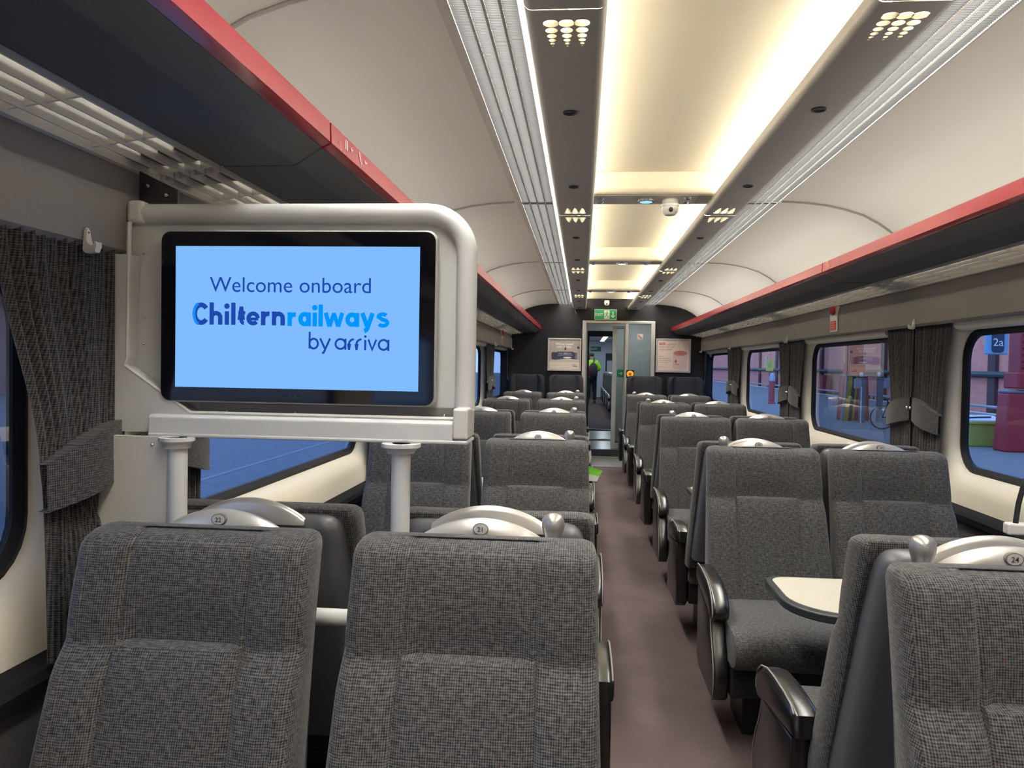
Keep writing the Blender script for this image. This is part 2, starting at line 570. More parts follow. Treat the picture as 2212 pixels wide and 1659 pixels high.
# window wall modules
WX, GX = 1.55, 1.62
def ring(y0, y1, z0, z1, r, x, n=6):
    return [(x, p[0], p[1]) for p in rrect(y0, y1, z0, z1, r, n)]
wn = 0
for s, side in ((-1, 'left'), (1, 'right')):
    wall = MB()
    for k in range(len(PILS) - 1):
        a, c = PILS[k], PILS[k + 1]
        c = min(c, D)
        ya, yb = a + 0.35, PILS[k + 1] - (0.35 if s > 0 else 0.27)
        z0, z1 = 0.915, 1.635
        rings = [ring(a, c, 0.60, 1.90, 0.002, s * WX), ring(ya - 0.10, yb + 0.10, z0 - 0.10, z1 + 0.05, 0.20, s * WX),
                 ring(ya - 0.065, yb + 0.065, z0 - 0.065, z1 + 0.035, 0.185, s * (WX + 0.006)), ring(ya - 0.03, yb + 0.03, z0 - 0.03, z1 + 0.018, 0.165, s * (WX + 0.024)),
                 ring(ya - 0.008, yb + 0.008, z0 - 0.008, z1 + 0.006, 0.152, s * (WX + 0.048)), ring(ya, yb, z0, z1, 0.145, s * GX)]
        wall.loft(rings, True, False, False)
        wall.prism([(s * (WX + 0.01), 1.705)] + [(s * (WX - 0.034 * math.sin(PI * i / 8)), 1.668 + 0.034 * math.cos(PI * i / 8)) for i in range(9)] + [(s * (WX + 0.01), 1.63)], 'y', a + 0.445, PILS[k + 1] - 0.445)
        if yb < 0.2: 
            vis = False
        wn += 1
        fr = MB().loft([ring(ya - 0.004, yb + 0.004, z0 - 0.004, z1 + 0.004, 0.147, s * (GX - 0.006)), ring(ya + 0.012, yb - 0.012, z0 + 0.012, z1 - 0.012, 0.14, s * (GX - 0.012)),
                        ring(ya + 0.032, yb - 0.032, z0 + 0.03, z1 - 0.03, 0.12, s * (GX + 0.004)), ring(ya + 0.032, yb - 0.032, z0 + 0.03, z1 - 0.03, 0.12, s * (GX + 0.02))], True, False, False)
        w = part('window_%d' % wn, fr, RUBBER, None)
        tag(w, 'black rubber gasket of a rounded carriage window, %s side, pane %d along' % ('screen' if s < 0 else 'sign', k + 1), 'window', 'carriage windows', 'structure')
        pane = MB().loft([ring(ya + 0.03, yb - 0.03, z0 + 0.028, z1 - 0.028, 0.12, s * (GX + 0.008)), ring(ya + 0.03, yb - 0.03, z0 + 0.028, z1 - 0.028, 0.12, s * (GX + 0.010))], True, True, False)
        pane.f = [pane.f[-1]]; pane.m = [0]
        part('pane', pane, GLASS, w, 0)
    struct('wall_' + side, wall, CREAM, 'cream moulded window wall with rounded openings, %s side' % ('screen' if s < 0 else 'sign'), 'wall', 40)
    # dado ledge and lower wall
    b = MB().prism([(s * 1.56, 0.755), (s * 1.485, 0.75), (s * 1.47, 0.735), (s * 1.475, 0.705), (s * 1.56, 0.69)], 'y', Y0, D)
    struct('trim_%d' % (20 + (s > 0)), b, mat('dado_rubber', (0.012, 0.012, 0.014), 0.8, spec=0.15), 'black ledge below the windows, %s side' % ('screen' if s < 0 else 'sign'), 'wall trim')
    b = MB().box(min(s * 1.50, s * 1.60), max(s * 1.50, s * 1.60), Y0, D, 0, 0.70)
    struct('baseboard_' + side, b, LOWER, 'dark grey cloth lower wall, %s side' % ('screen' if s < 0 else 'sign'), 'wall', 0)
    # pelmet (valance)
    b = MB().prism([(s * 1.56, 1.672), (s * 1.47, 1.668), (s * 1.452, 1.678), (s * 1.450, 1.80), (s * 1.452, 1.835), (s * 1.470, 1.905), (s * 1.56, 1.92)], 'y', Y0, D)
    struct('trim_%d' % (24 + (s > 0)), b, VAL, 'grey cloth pelmet above the windows, %s side' % ('screen' if s < 0 else 'sign'), 'pelmet', 30)

b = MB().box(-1.62, 1.62, Y0 - 0.05, Y0, 0, 2.5)
struct('wall_back', b, mat('back_wall', (0.80, 0.77, 0.72), 0.8), 'pale wall added to close the carriage behind the camera', 'wall', 0)  # unseen wall added to end the coach early, pale to bounce light forward

# end wall with its doorway
b = MB()
b.box(-1.62, -0.357, D, D + 0.06, 0, 2.46)
b.box(0.755, 1.62, D, D + 0.06, 0, 2.46)
b.box(-0.357, 0.755, D, D + 0.06, 2.121, 2.46)
struct('wall_far', b, ENDW, 'dark charcoal end wall around the glass doorway', 'wall', 0)

# ------------------------------------------------------------------ door at the end of the saloon
DFR = mat('door_frame_paint', (0.56, 0.54, 0.50), 0.4, 0.2)
DLEAF = mat('door_leaf_paint', (0.44, 0.47, 0.47), 0.4, 0.2)
door = thing('door_1', 'glass sliding end door with pale metal frame between two posters', 'door', (0.2, D, 0.128), None, 'structure')
b = MB(); b.box(-0.357, -0.300, D - 0.03, D + 0.09, 0.128, 2.121); b.box(0.695, 0.755, D - 0.03, D + 0.09, 0.128, 2.121); b.box(-0.30, 0.695, D - 0.03, D + 0.09, 2.078, 2.121); b.box(0.30, 0.345, D - 0.03, D + 0.09, 0.128, 2.078)
part('door_frame', b, DFR, door, bevel=0.006)
b = MB().box(0.345, 0.695, D + 0.015, D + 0.022, 0.20, 2.078)
part('fixed_pane', b, PGLASS, door, 0)
b = MB().box(0.345, 0.695, D - 0.01, D + 0.06, 0.128, 0.20)
part('kick_panel', b, DFR, door, bevel=0.004)
leaf = MB(); yl = D + 0.10
leaf.box(0.112, 0.180, yl, yl + 0.035, 0.135, 2.05); leaf.box(0.285, 0.345, yl, yl + 0.035, 0.135, 2.05); leaf.box(0.18, 0.285, yl, yl + 0.035, 0.135, 0.215); leaf.box(0.18, 0.285, yl, yl + 0.035, 2.0, 2.05)
lf = part('sliding_leaf', leaf, DLEAF, door, bevel=0.004)
part('leaf_pane', MB().box(0.18, 0.285, yl + 0.014, yl + 0.02, 0.215, 2.0), PGLASS, lf, 0)
b = MB().box(0.19, 0.29, yl - 0.004, yl + 0.012, 1.25, 1.37)
st = part('arrow_sticker', b, mat('sticker_green', (0.0, 0.19, 0.075), 0.5), lf, 0)
b = MB()
FF = lambda x, z: (x, yl - 0.006, z)
ribbon(b, [(0.21, 1.31), (0.27, 1.31)], 0.010, FF); ribbon(b, [(0.248, 1.332), (0.272, 1.31), (0.248, 1.288)], 0.010, FF)
part('arrow', b, mat('sticker_white', (0.75, 0.80, 0.72), 0.5), lf, 0)
# yellow door button on the post
b = MB().lathe([(0.0, 0), (0.05, 0), (0.052, -0.006), (0.044, -0.014), (0.030, -0.016), (0.0, -0.016)], (0.385, D - 0.03, 1.305), 20, 0, 'y')
btn = thing('door_button', 'round yellow ringed button on black plate beside the glass door', 'button', (0.385, D - 0.03, 1.305))
part('backplate', MB().box(0.325, 0.445, D - 0.034, D - 0.028, 1.24, 1.365), BLACK, btn, 0)
part('yellow_ring', MB().lathe([(0.030, -0.004), (0.052, -0.004), (0.052, -0.016), (0.030, -0.016)], (0.385, D - 0.034, 1.305), 24, 0, 'y'), mat('yellow_plastic', (0.85, 0.42, 0.01), 0.4, emit=(1, 0.5, 0.05), emit_s=0.25), btn)
part('push_cap', MB().lathe([(0.0, -0.002), (0.022, -0.002), (0.022, -0.018), (0.0, -0.022)], (0.385, D - 0.034, 1.305), 20, 0, 'y'), mat('amber_plastic', (0.6, 0.12, 0.01), 0.4), btn)
# no smoking sticker on the fixed pane
ns = thing('no_smoking_sticker', 'small white square sticker with red diagonal bar on glass panel', 'sticker', (0.527, D + 0.012, 1.88))
part('backing', MB().box(0.485, 0.57, D + 0.008, D + 0.015, 1.84, 1.925), mat('sticker_pale', (0.72, 0.66, 0.64), 0.5), ns, 0)
b = MB(); ribbon(b, [(0.498, 1.912), (0.557, 1.853)], 0.013, lambda x, z: (x, D + 0.006, z))
part('red_bar', b, mat('sticker_red', (0.55, 0.05, 0.04), 0.5), ns, 0)

# ------------------------------------------------------------------ beyond the doorway: vestibules and next carriage
b = MB().box(-0.55, 0.95, D + 0.04, 15.6, 0.05, 0.128)
struct('floor_gangway', b, mat('black_wet_vinyl', (0.015, 0.016, 0.022), 0.22, noise=0.5, nscale=14), 'glossy black floor of the gangway beyond the door', 'floor', 0)
VW = mat('vestibule_wall', (0.48, 0.50, 0.50), 0.5)
b = MB(); b.box(-0.60, -0.55, D + 0.06, 15.6, 0.1, 2.3); b.box(0.95, 1.0, D + 0.06, 15.6, 0.1, 2.3)
struct('wall_gangway', b, VW, 'blue-grey side walls of the gangway beyond the door', 'wall', 0)
b = MB().box(-0.60, 1.0, D + 0.06, 15.6, 2.25, 2.3)
struct('ceiling_gangway', b, mat('vest_ceiling', (0.32, 0.34, 0.34), 0.6), 'low ceiling of the gangway beyond the door', 'ceiling', 0)
for i, (yy, xa, xb) in enumerate(((13.45, -0.27, 0.19), (15.5, -0.22, 0.34))):
    b = MB(); b.box(-0.56, xa, yy, yy + 0.08, 0.128, 2.27); b.box(xb, 0.96, yy, yy + 0.08, 0.128, 2.27); b.box(xa, xb, yy, yy + 0.08, 2.03 - 0.02 * i, 2.27)
    b.box(xa, xb, yy, yy + 0.08, 0.128, 0.15)
    struct('door_%d' % (2 + i), b, VW, ['blue-grey gangway bulkhead opening just beyond the end door', 'second gangway bulkhead opening before the next carriage'][i], 'doorway', 0)
b = MB().box(-0.1, 0.10, 12.9, 13.0, 2.235, 2.249)
tag(part('vestibule_lamp', MB().lathe([(0.0, 0.0), (0.09, 0.0), (0.085, -0.015), (0, -0.018)], (0.53, 12.75, 2.25), 20), emis('vestibule_glow', (0.96, 1.0, 0.97), 45.0)), 'round ceiling lamp added out of view to light the vestibule behind the glass panel', 'lamp')  # lamp added above the line of sight to brighten the vestibule
Y1, Y2, ZF = 15.6, 32.0, 0.128
b = MB().box(-1.5, 1.5, Y1, Y2, 0.05, ZF)
struct('floor_carriage', b, CARPET, 'purple carpet of the next carriage beyond the gangway', 'floor', 0)
COOLW = mat('next_coach_wall', (0.55, 0.60, 0.68), 0.5)
b = MB(); b.box(-1.55, -1.5, Y1, Y2, 0.05, 2.45); b.box(1.5, 1.55, Y1, Y2, 0.05, 2.45)
struct('wall_carriage', b, COOLW, 'pale side walls of the next carriage', 'wall', 0)
b = MB().box(-1.55, 1.55, Y1, Y2, 2.45, 2.5)
struct('ceiling_carriage', b, mat('next_coach_ceiling', (0.33, 0.36, 0.40), 0.5), 'grey ceiling of the next carriage', 'ceiling', 0)
b = MB().box(-1.55, 1.55, Y2, Y2 + 0.05, 0.05, 2.5)
struct('wall_carriage_end', b, COOLW, 'pale blue end wall of the next carriage', 'wall', 0)
for i, x in enumerate((-0.42, 0.42)):
    t = thing('ceiling_lamp', ['left', 'right'][i] + ' long cool white ceiling lamp in the next carriage', 'lamp', (x, 24, 2.44), 'next carriage lamps')
    part('housing', MB().box(x - 0.09, x + 0.09, 17, 31, 2.42, 2.45), ALU, t, 0)
    part('lit_diffuser', MB().box(x - 0.07, x + 0.07, 17.05, 30.95, 2.405, 2.42), emis('cool_lamp', (0.80, 0.92, 1.0), 5.5), t, 0)
# sign and notice at its end
t = thing('exit_sign', 'dim green sign high on far end wall of next carriage', 'sign', (0.2, Y2 - 0.02, 2.12))
part('sign_board', MB().box(-0.02, 0.40, Y2 - 0.03, Y2 - 0.005, 2.02, 2.22), mat('dim_green', (0.0, 0.14, 0.07), 0.5), t, 0)
b = MB(); put_text(b, 'EXIT', (0.12, Y2 - 0.032, 2.08), height=0.09)
part('lettering', b, mat('sticker_white', (0.75, 0.80, 0.72), 0.5), t, 0)
t = thing('notice_board', 'dark board with white notice on far end wall of next carriage', 'notice board', (0.95, Y2 - 0.02, 1.5))
part('dark_board', MB().box(0.60, 1.15, Y2 - 0.03, Y2 - 0.002, 0.95, 1.95), mat('dark_board', (0.02, 0.025, 0.04), 0.5), t, 0)
part('white_notice', MB().box(0.66, 1.02, Y2 - 0.04, Y2 - 0.03, 1.05, 1.65), mat('notice_paper', (0.55, 0.60, 0.66), 0.5), t, 0)
part('end_door', MB().box(-0.35, 0.08, Y2 - 0.02, Y2 - 0.004, 0.13, 1.95), mat('dark_end_door', (0.06, 0.09, 0.10), 0.4), thing('carriage_door', 'dark green door in far end wall behind the person', 'door', (-0.13, Y2 - 0.02, 0.13)), 0)

# ------------------------------------------------------------------ ceiling fittings
def hole_cell(mb, x0, x1, y0, y1, cx, cy, r, z, wallz, n=16, mi=0, mw=1):
    sq, ci = [], []
    for k in range(n):
        a = 2 * PI * (k + 0.5) / n - PI
        dx, dy = math.cos(a), math.sin(a)
        t = min(((x1 - cx) if dx > 0 else (cx - x0)) / max(abs(dx), 1e-6), ((y1 - cy) if dy > 0 else (cy - y0)) / max(abs(dy), 1e-6))
        sq.append((cx + dx * t, cy + dy * t)); ci.append((cx + dx * r, cy + dy * r))
    for (qx, qy) in ((x0, y0), (x1, y0), (x1, y1), (x0, y1)):
        j = min(range(n), key=lambda i: (sq[i][0] - qx) ** 2 + (sq[i][1] - qy) ** 2)
        sq[j] = (qx, qy)
    mb.loft([[(x, y, z) for x, y in sq], [(x, y, z) for x, y in ci]], True, False, False, mi)
    mb.loft([[(x, y, z) for x, y in ci], [(x, y, wallz) for x, y in ci]], True, False, False, mw)

ROWS = [(0.021, 0.046), (0.0165, 0.037), (0.0130, 0.030), (0.0098, 0.024), (0.0065, 0.019), (0.0032, 0.014)]
def make_duct(xa, xb, inner):
    """one duct module in local y 0..PITCH; inner=+1 when the lamp side is +x"""
    z, zt = 2.297, 2.379
    m = PITCH
    bt = MB()
    r = 0.022
    ha, hb = xa + 0.045, xb - 0.042
    g = 0.002
    # underside: edges
    xs = [xa + r, ha]
    wcol = (hb - ha) / 3
    ys = [0.055]
    y = 0.055
    bt.add([(xa + r, g, z), (ha, g, z), (ha, m - g, z), (xa + r, m - g, z)], [(0, 1, 2, 3)])
    bt.add([(hb, g, z), (xb - r, g, z), (xb - r, m - g, z), (hb, m - g, z)], [(0, 1, 2, 3)])
    bt.add([(ha, g, z), (hb, g, z), (hb, y, z), (ha, y, z)], [(0, 1, 2, 3)])
    bt.add([(ha, m - y, z), (hb, m - y, z), (hb, m - g, z), (ha, m - g, z)], [(0, 1, 2, 3)])
    for rad, dy in ROWS:
        for c in range(3):
            x0 = ha + wcol * c
            hole_cell(bt, x0, x0 + wcol, y, y + dy, x0 + wcol / 2, y + dy / 2, rad, z, z + 0.012)
            hole_cell(bt, x0, x0 + wcol, m - y - dy, m - y, x0 + wcol / 2, m - y - dy / 2, rad, z, z + 0.012)
        y += dy
    bt.add([(ha, y, z), (hb, y, z), (hb, m - y, z), (ha, m - y, z)], [(0, 1, 2, 3)])
    # rounded edges and sides
    def edge(xe, sgn, top):
        pts = [(xe + sgn * (-r) + sgn * r * math.sin(a), z + r - r * math.cos(a)) for a in [PI / 2 * i / 6 for i in range(7)]]
        return pts + [(xe, top)]
    outer = edge(xb, 1, 2.338 if inner > 0 else zt)
    innr = edge(xa, -1, 2.338 if inner < 0 else zt)
    bt.sheet(outer, 'y', g, m - g, 0); bt.sheet(innr, 'y', g, m - g, 0)
    # lamp-side lip folded back into the duct, and the pale inner lining
    if inner > 0:
        bt.sheet([(xb, 2.338), (xb - 0.006, 2.340), (xb - 0.010, 2.336), (xb - 0.012, z + 0.02)], 'y', g, m - g, 1)
    else:
        bt.sheet([(xa, 2.338), (xa + 0.006, 2.340), (xa + 0.010, 2.336), (xa + 0.012, z + 0.02)], 'y', g, m - g, 1)
    return bt
DUCTS = {'left': (-0.513, -0.306, 1), 'right': (0.326, 0.523, -1)}
ORD = ['first', 'second', 'third', 'fourth', 'fifth', 'sixth']
def latch_mb(x, y, z):
    return MB().lathe([(0.0, -0.002), (0.019, -0.002), (0.021, -0.006), (0.024, -0.006), (0.025, 0.0), (0.0, 0.0)], (x, y, z), 18)
def spot(x, y): return (x, y)
for side, (xa, xb, inn) in DUCTS.items():
    proto = None
    for k in range(-2, 4):
        y0 = PIL0 + PITCH * k
        lab = 'grey ceiling duct section with punched air holes, %s side, %s' % ('screen' if side == 'left' else 'sign', 'just overhead' if k < 1 and k > -2 else ['second', 'third', 'fourth', 'behind camera'][k - 1] + ' from camera' if k > 0 else 'behind the camera')
        if k == -1: lab = 'grey ceiling duct section at top edge of photo, %s side' % ('screen' if side == 'left' else 'sign')
        if proto is None:
            t = thing('air_duct', lab, 'ceiling duct', (0, y0, 0), 'ceiling ducts')
            part('duct_panel', make_duct(xa, xb, inn), [DUCT, DUCTL], t, shift=False)
            cx = (xa + xb) / 2
            for yy in (0.77, 1.88):
                part('latch', latch_mb(cx, yy, 2.297), mat('latch_dark', (0.02, 0.02, 0.022), 0.35), t, shift=False)
            # the concealed lamp above the duct
            lx = xb - 0.085 if inn > 0 else xa + 0.085
            bt = MB().tube([(lx, 0.06, 2.375), (lx, PITCH - 0.06, 2.375)], 0.014, 10)
            part('concealed_tube_lamp', bt, TUBE, t, shift=False)
            proto = t
        else:
            t = dup(proto, (0, y0, 0), 0, lab)
# light strips with ribbed diffusers
LAMP = emis('strip_lamp', (1.0, 0.98, 0.91), DIFF_W)
LOUV = mat('louvre_metal', (0.026, 0.026, 0.026), 0.6, 0.0, spec=0.12)
STRIPS = {'left': (-0.755, -0.722, -0.540), 'right': (0.757, 0.745, 0.585)}
for side, (xo, xs, xi) in STRIPS.items():
    s = -1 if side == 'left' else 1
    proto = None
    for k in range(-2, 4):
        y0 = PIL0 + PITCH * k
        lab = 'ribbed metal light strip beside the duct, %s side, %s' % ('screen' if side == 'left' else 'sign', ['behind the camera', 'above the camera', 'first in view', 'second in view', 'third in view', 'fourth in view'][k + 2])
        if proto is None:
            t = thing('light_strip', lab, 'ceiling light', (0, y0, 0), 'ceiling light strips')
            part('lamp_panel', MB().box(min(xs, xi) + 0.008, max(xs, xi) - 0.008, 0.03, PITCH - 0.03, 2.396, 2.400), LAMP, t, 0, shift=False)
            lv = MB()
            nb = 262
            for q in range(nb):
                yb_ = 0.014 + (PITCH - 0.028) * q / (nb - 1)
                lv.box(min(xs, xi), max(xs, xi), yb_ - 0.0006, yb_ + 0.0006, 2.3725, 2.3780)
            part('louvre_grille', lv, LOUV, t, 0, shift=False)
            part('border_strip', MB().prism([(xo, 2.3785), (xo, 2.374), (xs, 2.370), (xs, 2.395)], 'y', 0.0, PITCH), mat('strip_border', (0.42, 0.39, 0.35), 0.45), t, 0, shift=False)
            for q in range(1, 4):
                xr = xs + (xi - xs) * q / 4
                part('rib', MB().box(xr - 0.004, xr + 0.004, 0.012, PITCH - 0.012, 2.3705, 2.3835), ALU, t, 0, shift=False)
            part('joint_plate', MB().box(min(xs, xi), max(xs, xi), -0.012, 0.012, 2.372, 2.3785), ALU, t, 0, shift=False)
            proto = t
        else:
            dup(proto, (0, y0, 0), 0, lab)

# cross bars in the centre ceiling
def make_bar(y):
    prof = [(y, 2.462), (y, 2.375), (y + 0.004, 2.358), (y + 0.016, 2.345), (y + 0.035, 2.341), (y + 0.25, 2.341), (y + 0.258, 2.349), (y + 0.258, 2.462)]
    return prof
for k in range(4):
    y = 1.555 + PITCH * k
    t = thing('ceiling_crossbar', 'cream ceiling crossbar with grey underside, %s' % ['nearest, overhead', 'carrying dome camera', 'second beyond the dome camera', 'last before the end wall'][k], 'ceiling bar', (0, y, 2.341), 'ceiling crossbars')
    part('fascia', MB().prism([(y, 2.459), (y, 2.375), (y + 0.005, 2.356), (y + 0.018, 2.345), (y + 0.04, 2.342), (y + 0.04, 2.459)], 'x', -0.325, 0.36), CEILC, t, 40)
    part('underside_plate', MB().box(-0.325, 0.255, y + 0.04, y + 0.258, 2.341, 2.36), mat('bar_grey', (0.84, 0.79, 0.71), 0.45), t, 0)
    part('end_piece', MB().box(0.257, 0.36, y + 0.04, y + 0.258, 2.341, 2.36), mat('bar_cream', (0.55, 0.48, 0.40), 0.45), t, 0)
    for (sx, sy) in ((-0.27, 0.09), (-0.27, 0.19), (0.20, 0.09), (0.20, 0.19)):
        part('stud', MB().lathe([(0.0, -0.012), (0.012, -0.012), (0.018, -0.006), (0.020, 0.0), (0, 0)], (sx, y + sy, 2.341), 14), CHROME, t)
    dl = thing('downlight', 'small round chrome downlight on the ceiling crossbar, %s' % ['nearest', 'beside the dome camera', 'third along', 'last along'][k], 'downlight', (-0.017, y + 0.15, 2.341), 'crossbar downlights')
    part('chrome_ring', MB().lathe([(0.032, 0.0), (0.048, 0.0), (0.046, -0.010), (0.034, -0.012)], (-0.017, y + 0.15, 2.341), 24), CHROME, dl)
    part('lens', MB().lathe([(0.0, -0.0125), (0.034, -0.0125), (0.034, -0.006), (0.0, -0.006)], (-0.017, y + 0.15, 2.341), 20), emis('downlight_lens_%s' % ('blue' if k == 1 else 'white'), (0.30, 0.62, 1.0) if k == 1 else (0.85, 0.98, 1.0), 0.8 if k == 1 else 1.4), dl)
# dome cameras
def cctv(x, y, z, sc, label):
    t = thing('security_camera', label, 'camera', (x, y, z), 'ceiling cameras')
    part('mount', MB().lathe([(0.0, 0.0), (0.043 * sc, 0.0), (0.043 * sc, -0.022 * sc), (0.050 * sc, -0.030 * sc), (0.050 * sc, -0.042 * sc), (0, -0.042 * sc)], (x, y, z), 24), WHITEP, t)
    part('dome_shell', MB().lathe([(0.046 * sc, -0.042 * sc), (0.047 * sc, -0.055 * sc), (0.041 * sc, -0.075 * sc), (0.028 * sc, -0.088 * sc), (0.0, -0.092 * sc)], (x, y, z), 24), WHITEP, t)
    part('lens', MB().lathe([(0.0, -0.012 * sc), (0.008 * sc, -0.012 * sc), (0.012 * sc, -0.004 * sc), (0.013 * sc, 0.006 * sc), (0, 0.006 * sc)], (x, y - 0.044 * sc, z - 0.064 * sc), 16, 0, 'y'), BLACK, t)
cctv(0.112, 4.17 + 0.13, 2.341, 1.0, 'white dome security camera hanging from the ceiling crossbar')
cctv(0.005, D - 0.06, 2.43, 0.85, 'small white dome camera at ceiling above the green exit sign')

# ------------------------------------------------------------------ luggage racks
def make_rack(s, length):
    """local y 0..length, x mirrored by s"""
    g = 0.006
    parts = {}
    rail = [(1.000, 2.028), (0.998, 1.977), (1.003, 1.972), (1.020, 1.964), (1.035, 1.964), (1.035, 2.020), (1.022, 2.030)]
    parts['red_rail'] = MB().prism([(s * x, z) for x, z in rail], 'y', g, length - g)
    fas = [(1.022, 1.963), (1.088, 1.922), (1.098, 1.919), (1.285, 1.917), (1.285, 1.935), (1.10, 1.940), (1.040, 1.985), (1.036, 1.985)]
    parts['charcoal_tray'] = MB().prism([(s * x, z) for x, z in fas], 'y', g, length - g)
    gr = MB()
    xs0, xs1 = 1.288, 1.455
    for q in range(5):
        x = xs0 + (xs1 - xs0) * q / 4
        z = 1.917 - 0.025 * q / 4
        gr.box(min(s * x, s * (x + 0.004)), max(s * x, s * (x + 0.004)), g, length - g, z - 0.012, z + 0.022)
    n = int(length / 0.26)
    for q in range(n + 1):
        y = g + 0.02 + (length - 2 * g - 0.04) * q / n
        gr.add([(s * xs0, y - 0.003, 1.912), (s * xs1, y - 0.003, 1.888), (s * xs1, y + 0.003, 1.888), (s * xs0, y + 0.003, 1.912),
                (s * xs0, y - 0.003, 1.936), (s * xs1, y - 0.003, 1.912), (s * xs1, y + 0.003, 1.912), (s * xs0, y + 0.003, 1.936)],
               [(0, 1, 2, 3), (4, 5, 6, 7), (0, 1, 5, 4), (3, 2, 6, 7), (0, 3, 7, 4), (1, 2, 6, 5)])
    parts['slatted_grille'] = gr
    for e_, ya_ in enumerate((g + 0.05, length - g - 0.15)):
        ins = MB()
        for q in range(4):
            xa_ = xs0 + (xs1 - xs0) * q / 4 + 0.006; xb_ = xs0 + (xs1 - xs0) * (q + 1) / 4 - 0.002
            zq = 1.917 - 0.025 * (q + 0.5) / 4
            ins.box(min(s * xa_, s * xb_), max(s * xa_, s * xb_), ya_, ya_ + 0.10, zq + 0.004, zq + 0.024)
        parts['black_insert%d' % e_] = ins
    parts['wall_rail'] = MB().prism([(s * 1.450, 1.905), (s * 1.450, 1.880), (s * 1.475, 1.876), (s * 1.475, 1.905)], 'y', g, length - g)
    lip = MB()
    for y in (g + 0.006, length - g - 0.006):
        lip.prism([(s * 1.01, 1.985), (s * 1.088, 1.930), (s * 1.285, 1.925), (s * 1.46, 1.900), (s * 1.46, 1.93), (s * 1.285, 1.955), (s * 1.11, 1.96), (s * 1.03, 2.01)], 'y', y - 0.006, y + 0.006)
    parts['end_bracket'] = lip
    return parts
RM = {'red_rail': RED, 'charcoal_tray': RACKF, 'slatted_grille': GRILLE, 'wall_rail': GRILLE, 'black_insert0': BLACK, 'black_insert1': BLACK, 'end_bracket': mat('bracket_dark', (0.03, 0.03, 0.033), 0.5)}
for s in (-1, 1):
    proto = None
    off = 0.0
    for k in range(-2, 4):
        y0 = PIL0 + PITCH * k
        where = ['behind the camera', 'closest in view', 'second in view', 'third in view', 'fourth in view', 'last before end wall'][k + 2]
        if k == -1: where = 'closest, above the near curtain' if s < 0 else 'closest, at edge of photo'
        lab = 'luggage rack with red rail and slatted shelf, %s side, %s' % ('screen' if s < 0 else 'sign', where)
        if proto is None:
            t = thing('luggage_rack', lab, 'luggage rack', (0, y0, 0), 'luggage racks')
            for nm, mb in make_rack(s, PITCH).items():
                part(nm.rstrip('01'), mb, RM[nm], t, 30, shift=False)
            part('tube_lamp', MB().tube([(s * 1.16, 0.08, 1.972), (s * 1.16, PITCH - 0.08, 1.972)], 0.013, 8), TUBE3 if s < 0 else TUBE2, t, shift=False)
            proto = t
        else:
            dup(proto, (0, y0, 0), 0, lab)

# ------------------------------------------------------------------ seats
def y_line(z):
    return -0.19 - (1.05 - z) * 0.315

def make_backrest():
    zc = 0.852
    zs = [0.40, 0.44, 0.50, 0.58, 0.66, 0.73, 0.79, 0.815, 0.832, 0.842, 0.848, 0.8515, 0.8575, 0.868, 0.89, 0.925, 0.965, 1.00, 1.03, 1.052, 1.066, 1.076, 1.081]
    seam = 0.127
    cols = [-0.205, -0.180, -0.155, -seam - 0.008, -seam - 0.003, -seam, -seam + 0.003, -seam + 0.008, -0.10, -0.06, -0.02]
    rings = []
    for z in zs:
        t = min(1, max(0, (1.06 - z) / 0.6))
        w = 0.244 + 0.019 * t ** 1.2
        yl = y_line(z)
        zz = z - 0.017 * min(1, max(0, (z - 0.9) / 0.15))
        top = 0.0; inset = 0.0
        if z > 1.05:
            q = (z - 1.05) / 0.031
            top = 0.045 * (1 - math.sqrt(max(0, 1 - q * q))) + 0.004 * q
            inset = 0.017 * (1 - math.sqrt(max(0, 1 - q * q)))
        def front(x):
            ax = abs(x)
            if ax < seam:
                if z > zc:
                    u = (z - zc) / (1.05 - zc)
                    e = 0.038 * (1 - min(1, u)) ** 1.1 - 0.009 * math.sin(PI * min(1, max(0, u)))
                    if z < zc + 0.006: e = 0.031 * (z - zc) / 0.006 + 0.005
                else:
                    u = (zc - z) / 0.06
                    e = -0.013 * min(1, u) ** 0.5 + 0.005 + 0.011 * max(0, u - 1) / 6.5
                e *= 1.0 if ax < seam - 0.01 else 0.55
            else:
                e = (0.018 * max(0, 1 - max(0, (z - zc) / 0.19)) if z > zc else 0.018 * max(0, 1 - (zc - z) / 0.05)) - 0.006 - 0.010 * math.exp(-((ax - 0.18) / 0.04) ** 2) + 0.008 * math.exp(-((z - zc) / 0.04) ** 2)
            e += 0.007 * math.exp(-((ax - seam) / 0.0030) ** 2)
            return yl + e + top
        w2 = w - inset
        k = w2 / 0.262
        yb = -0.088 - (1.05 - z) * 0.30 - top * 0.3
        ff = front(0.19)
        Lside = [(-w2 + 0.012, yb), (-w2 + 0.002, yb - 0.012), (-w2, (yb + ff) / 2), (-w2 + 0.001, ff + 0.030), (-w2 + 0.007, ff + 0.013), (-w2 + 0.018, ff + 0.004), (-w2 + 0.034, ff)]
        mids = [(x * (1 + 0.08 * t), front(x)) for x in cols]
        ring_ = Lside + mids
        ring_ += [(-x, y) for x, y in reversed(ring_)]
        rings.append([(x, y, zz) for x, y in ring_])
    # closing rim on top
    last = rings[-1]
    cy = sum(p[1] for p in last) / len(last)
    rings.append([(p[0] * 0.9, cy + (p[1] - cy) * 0.4, 1.066) for p in last])
    return MB().loft(rings, True, True, True)

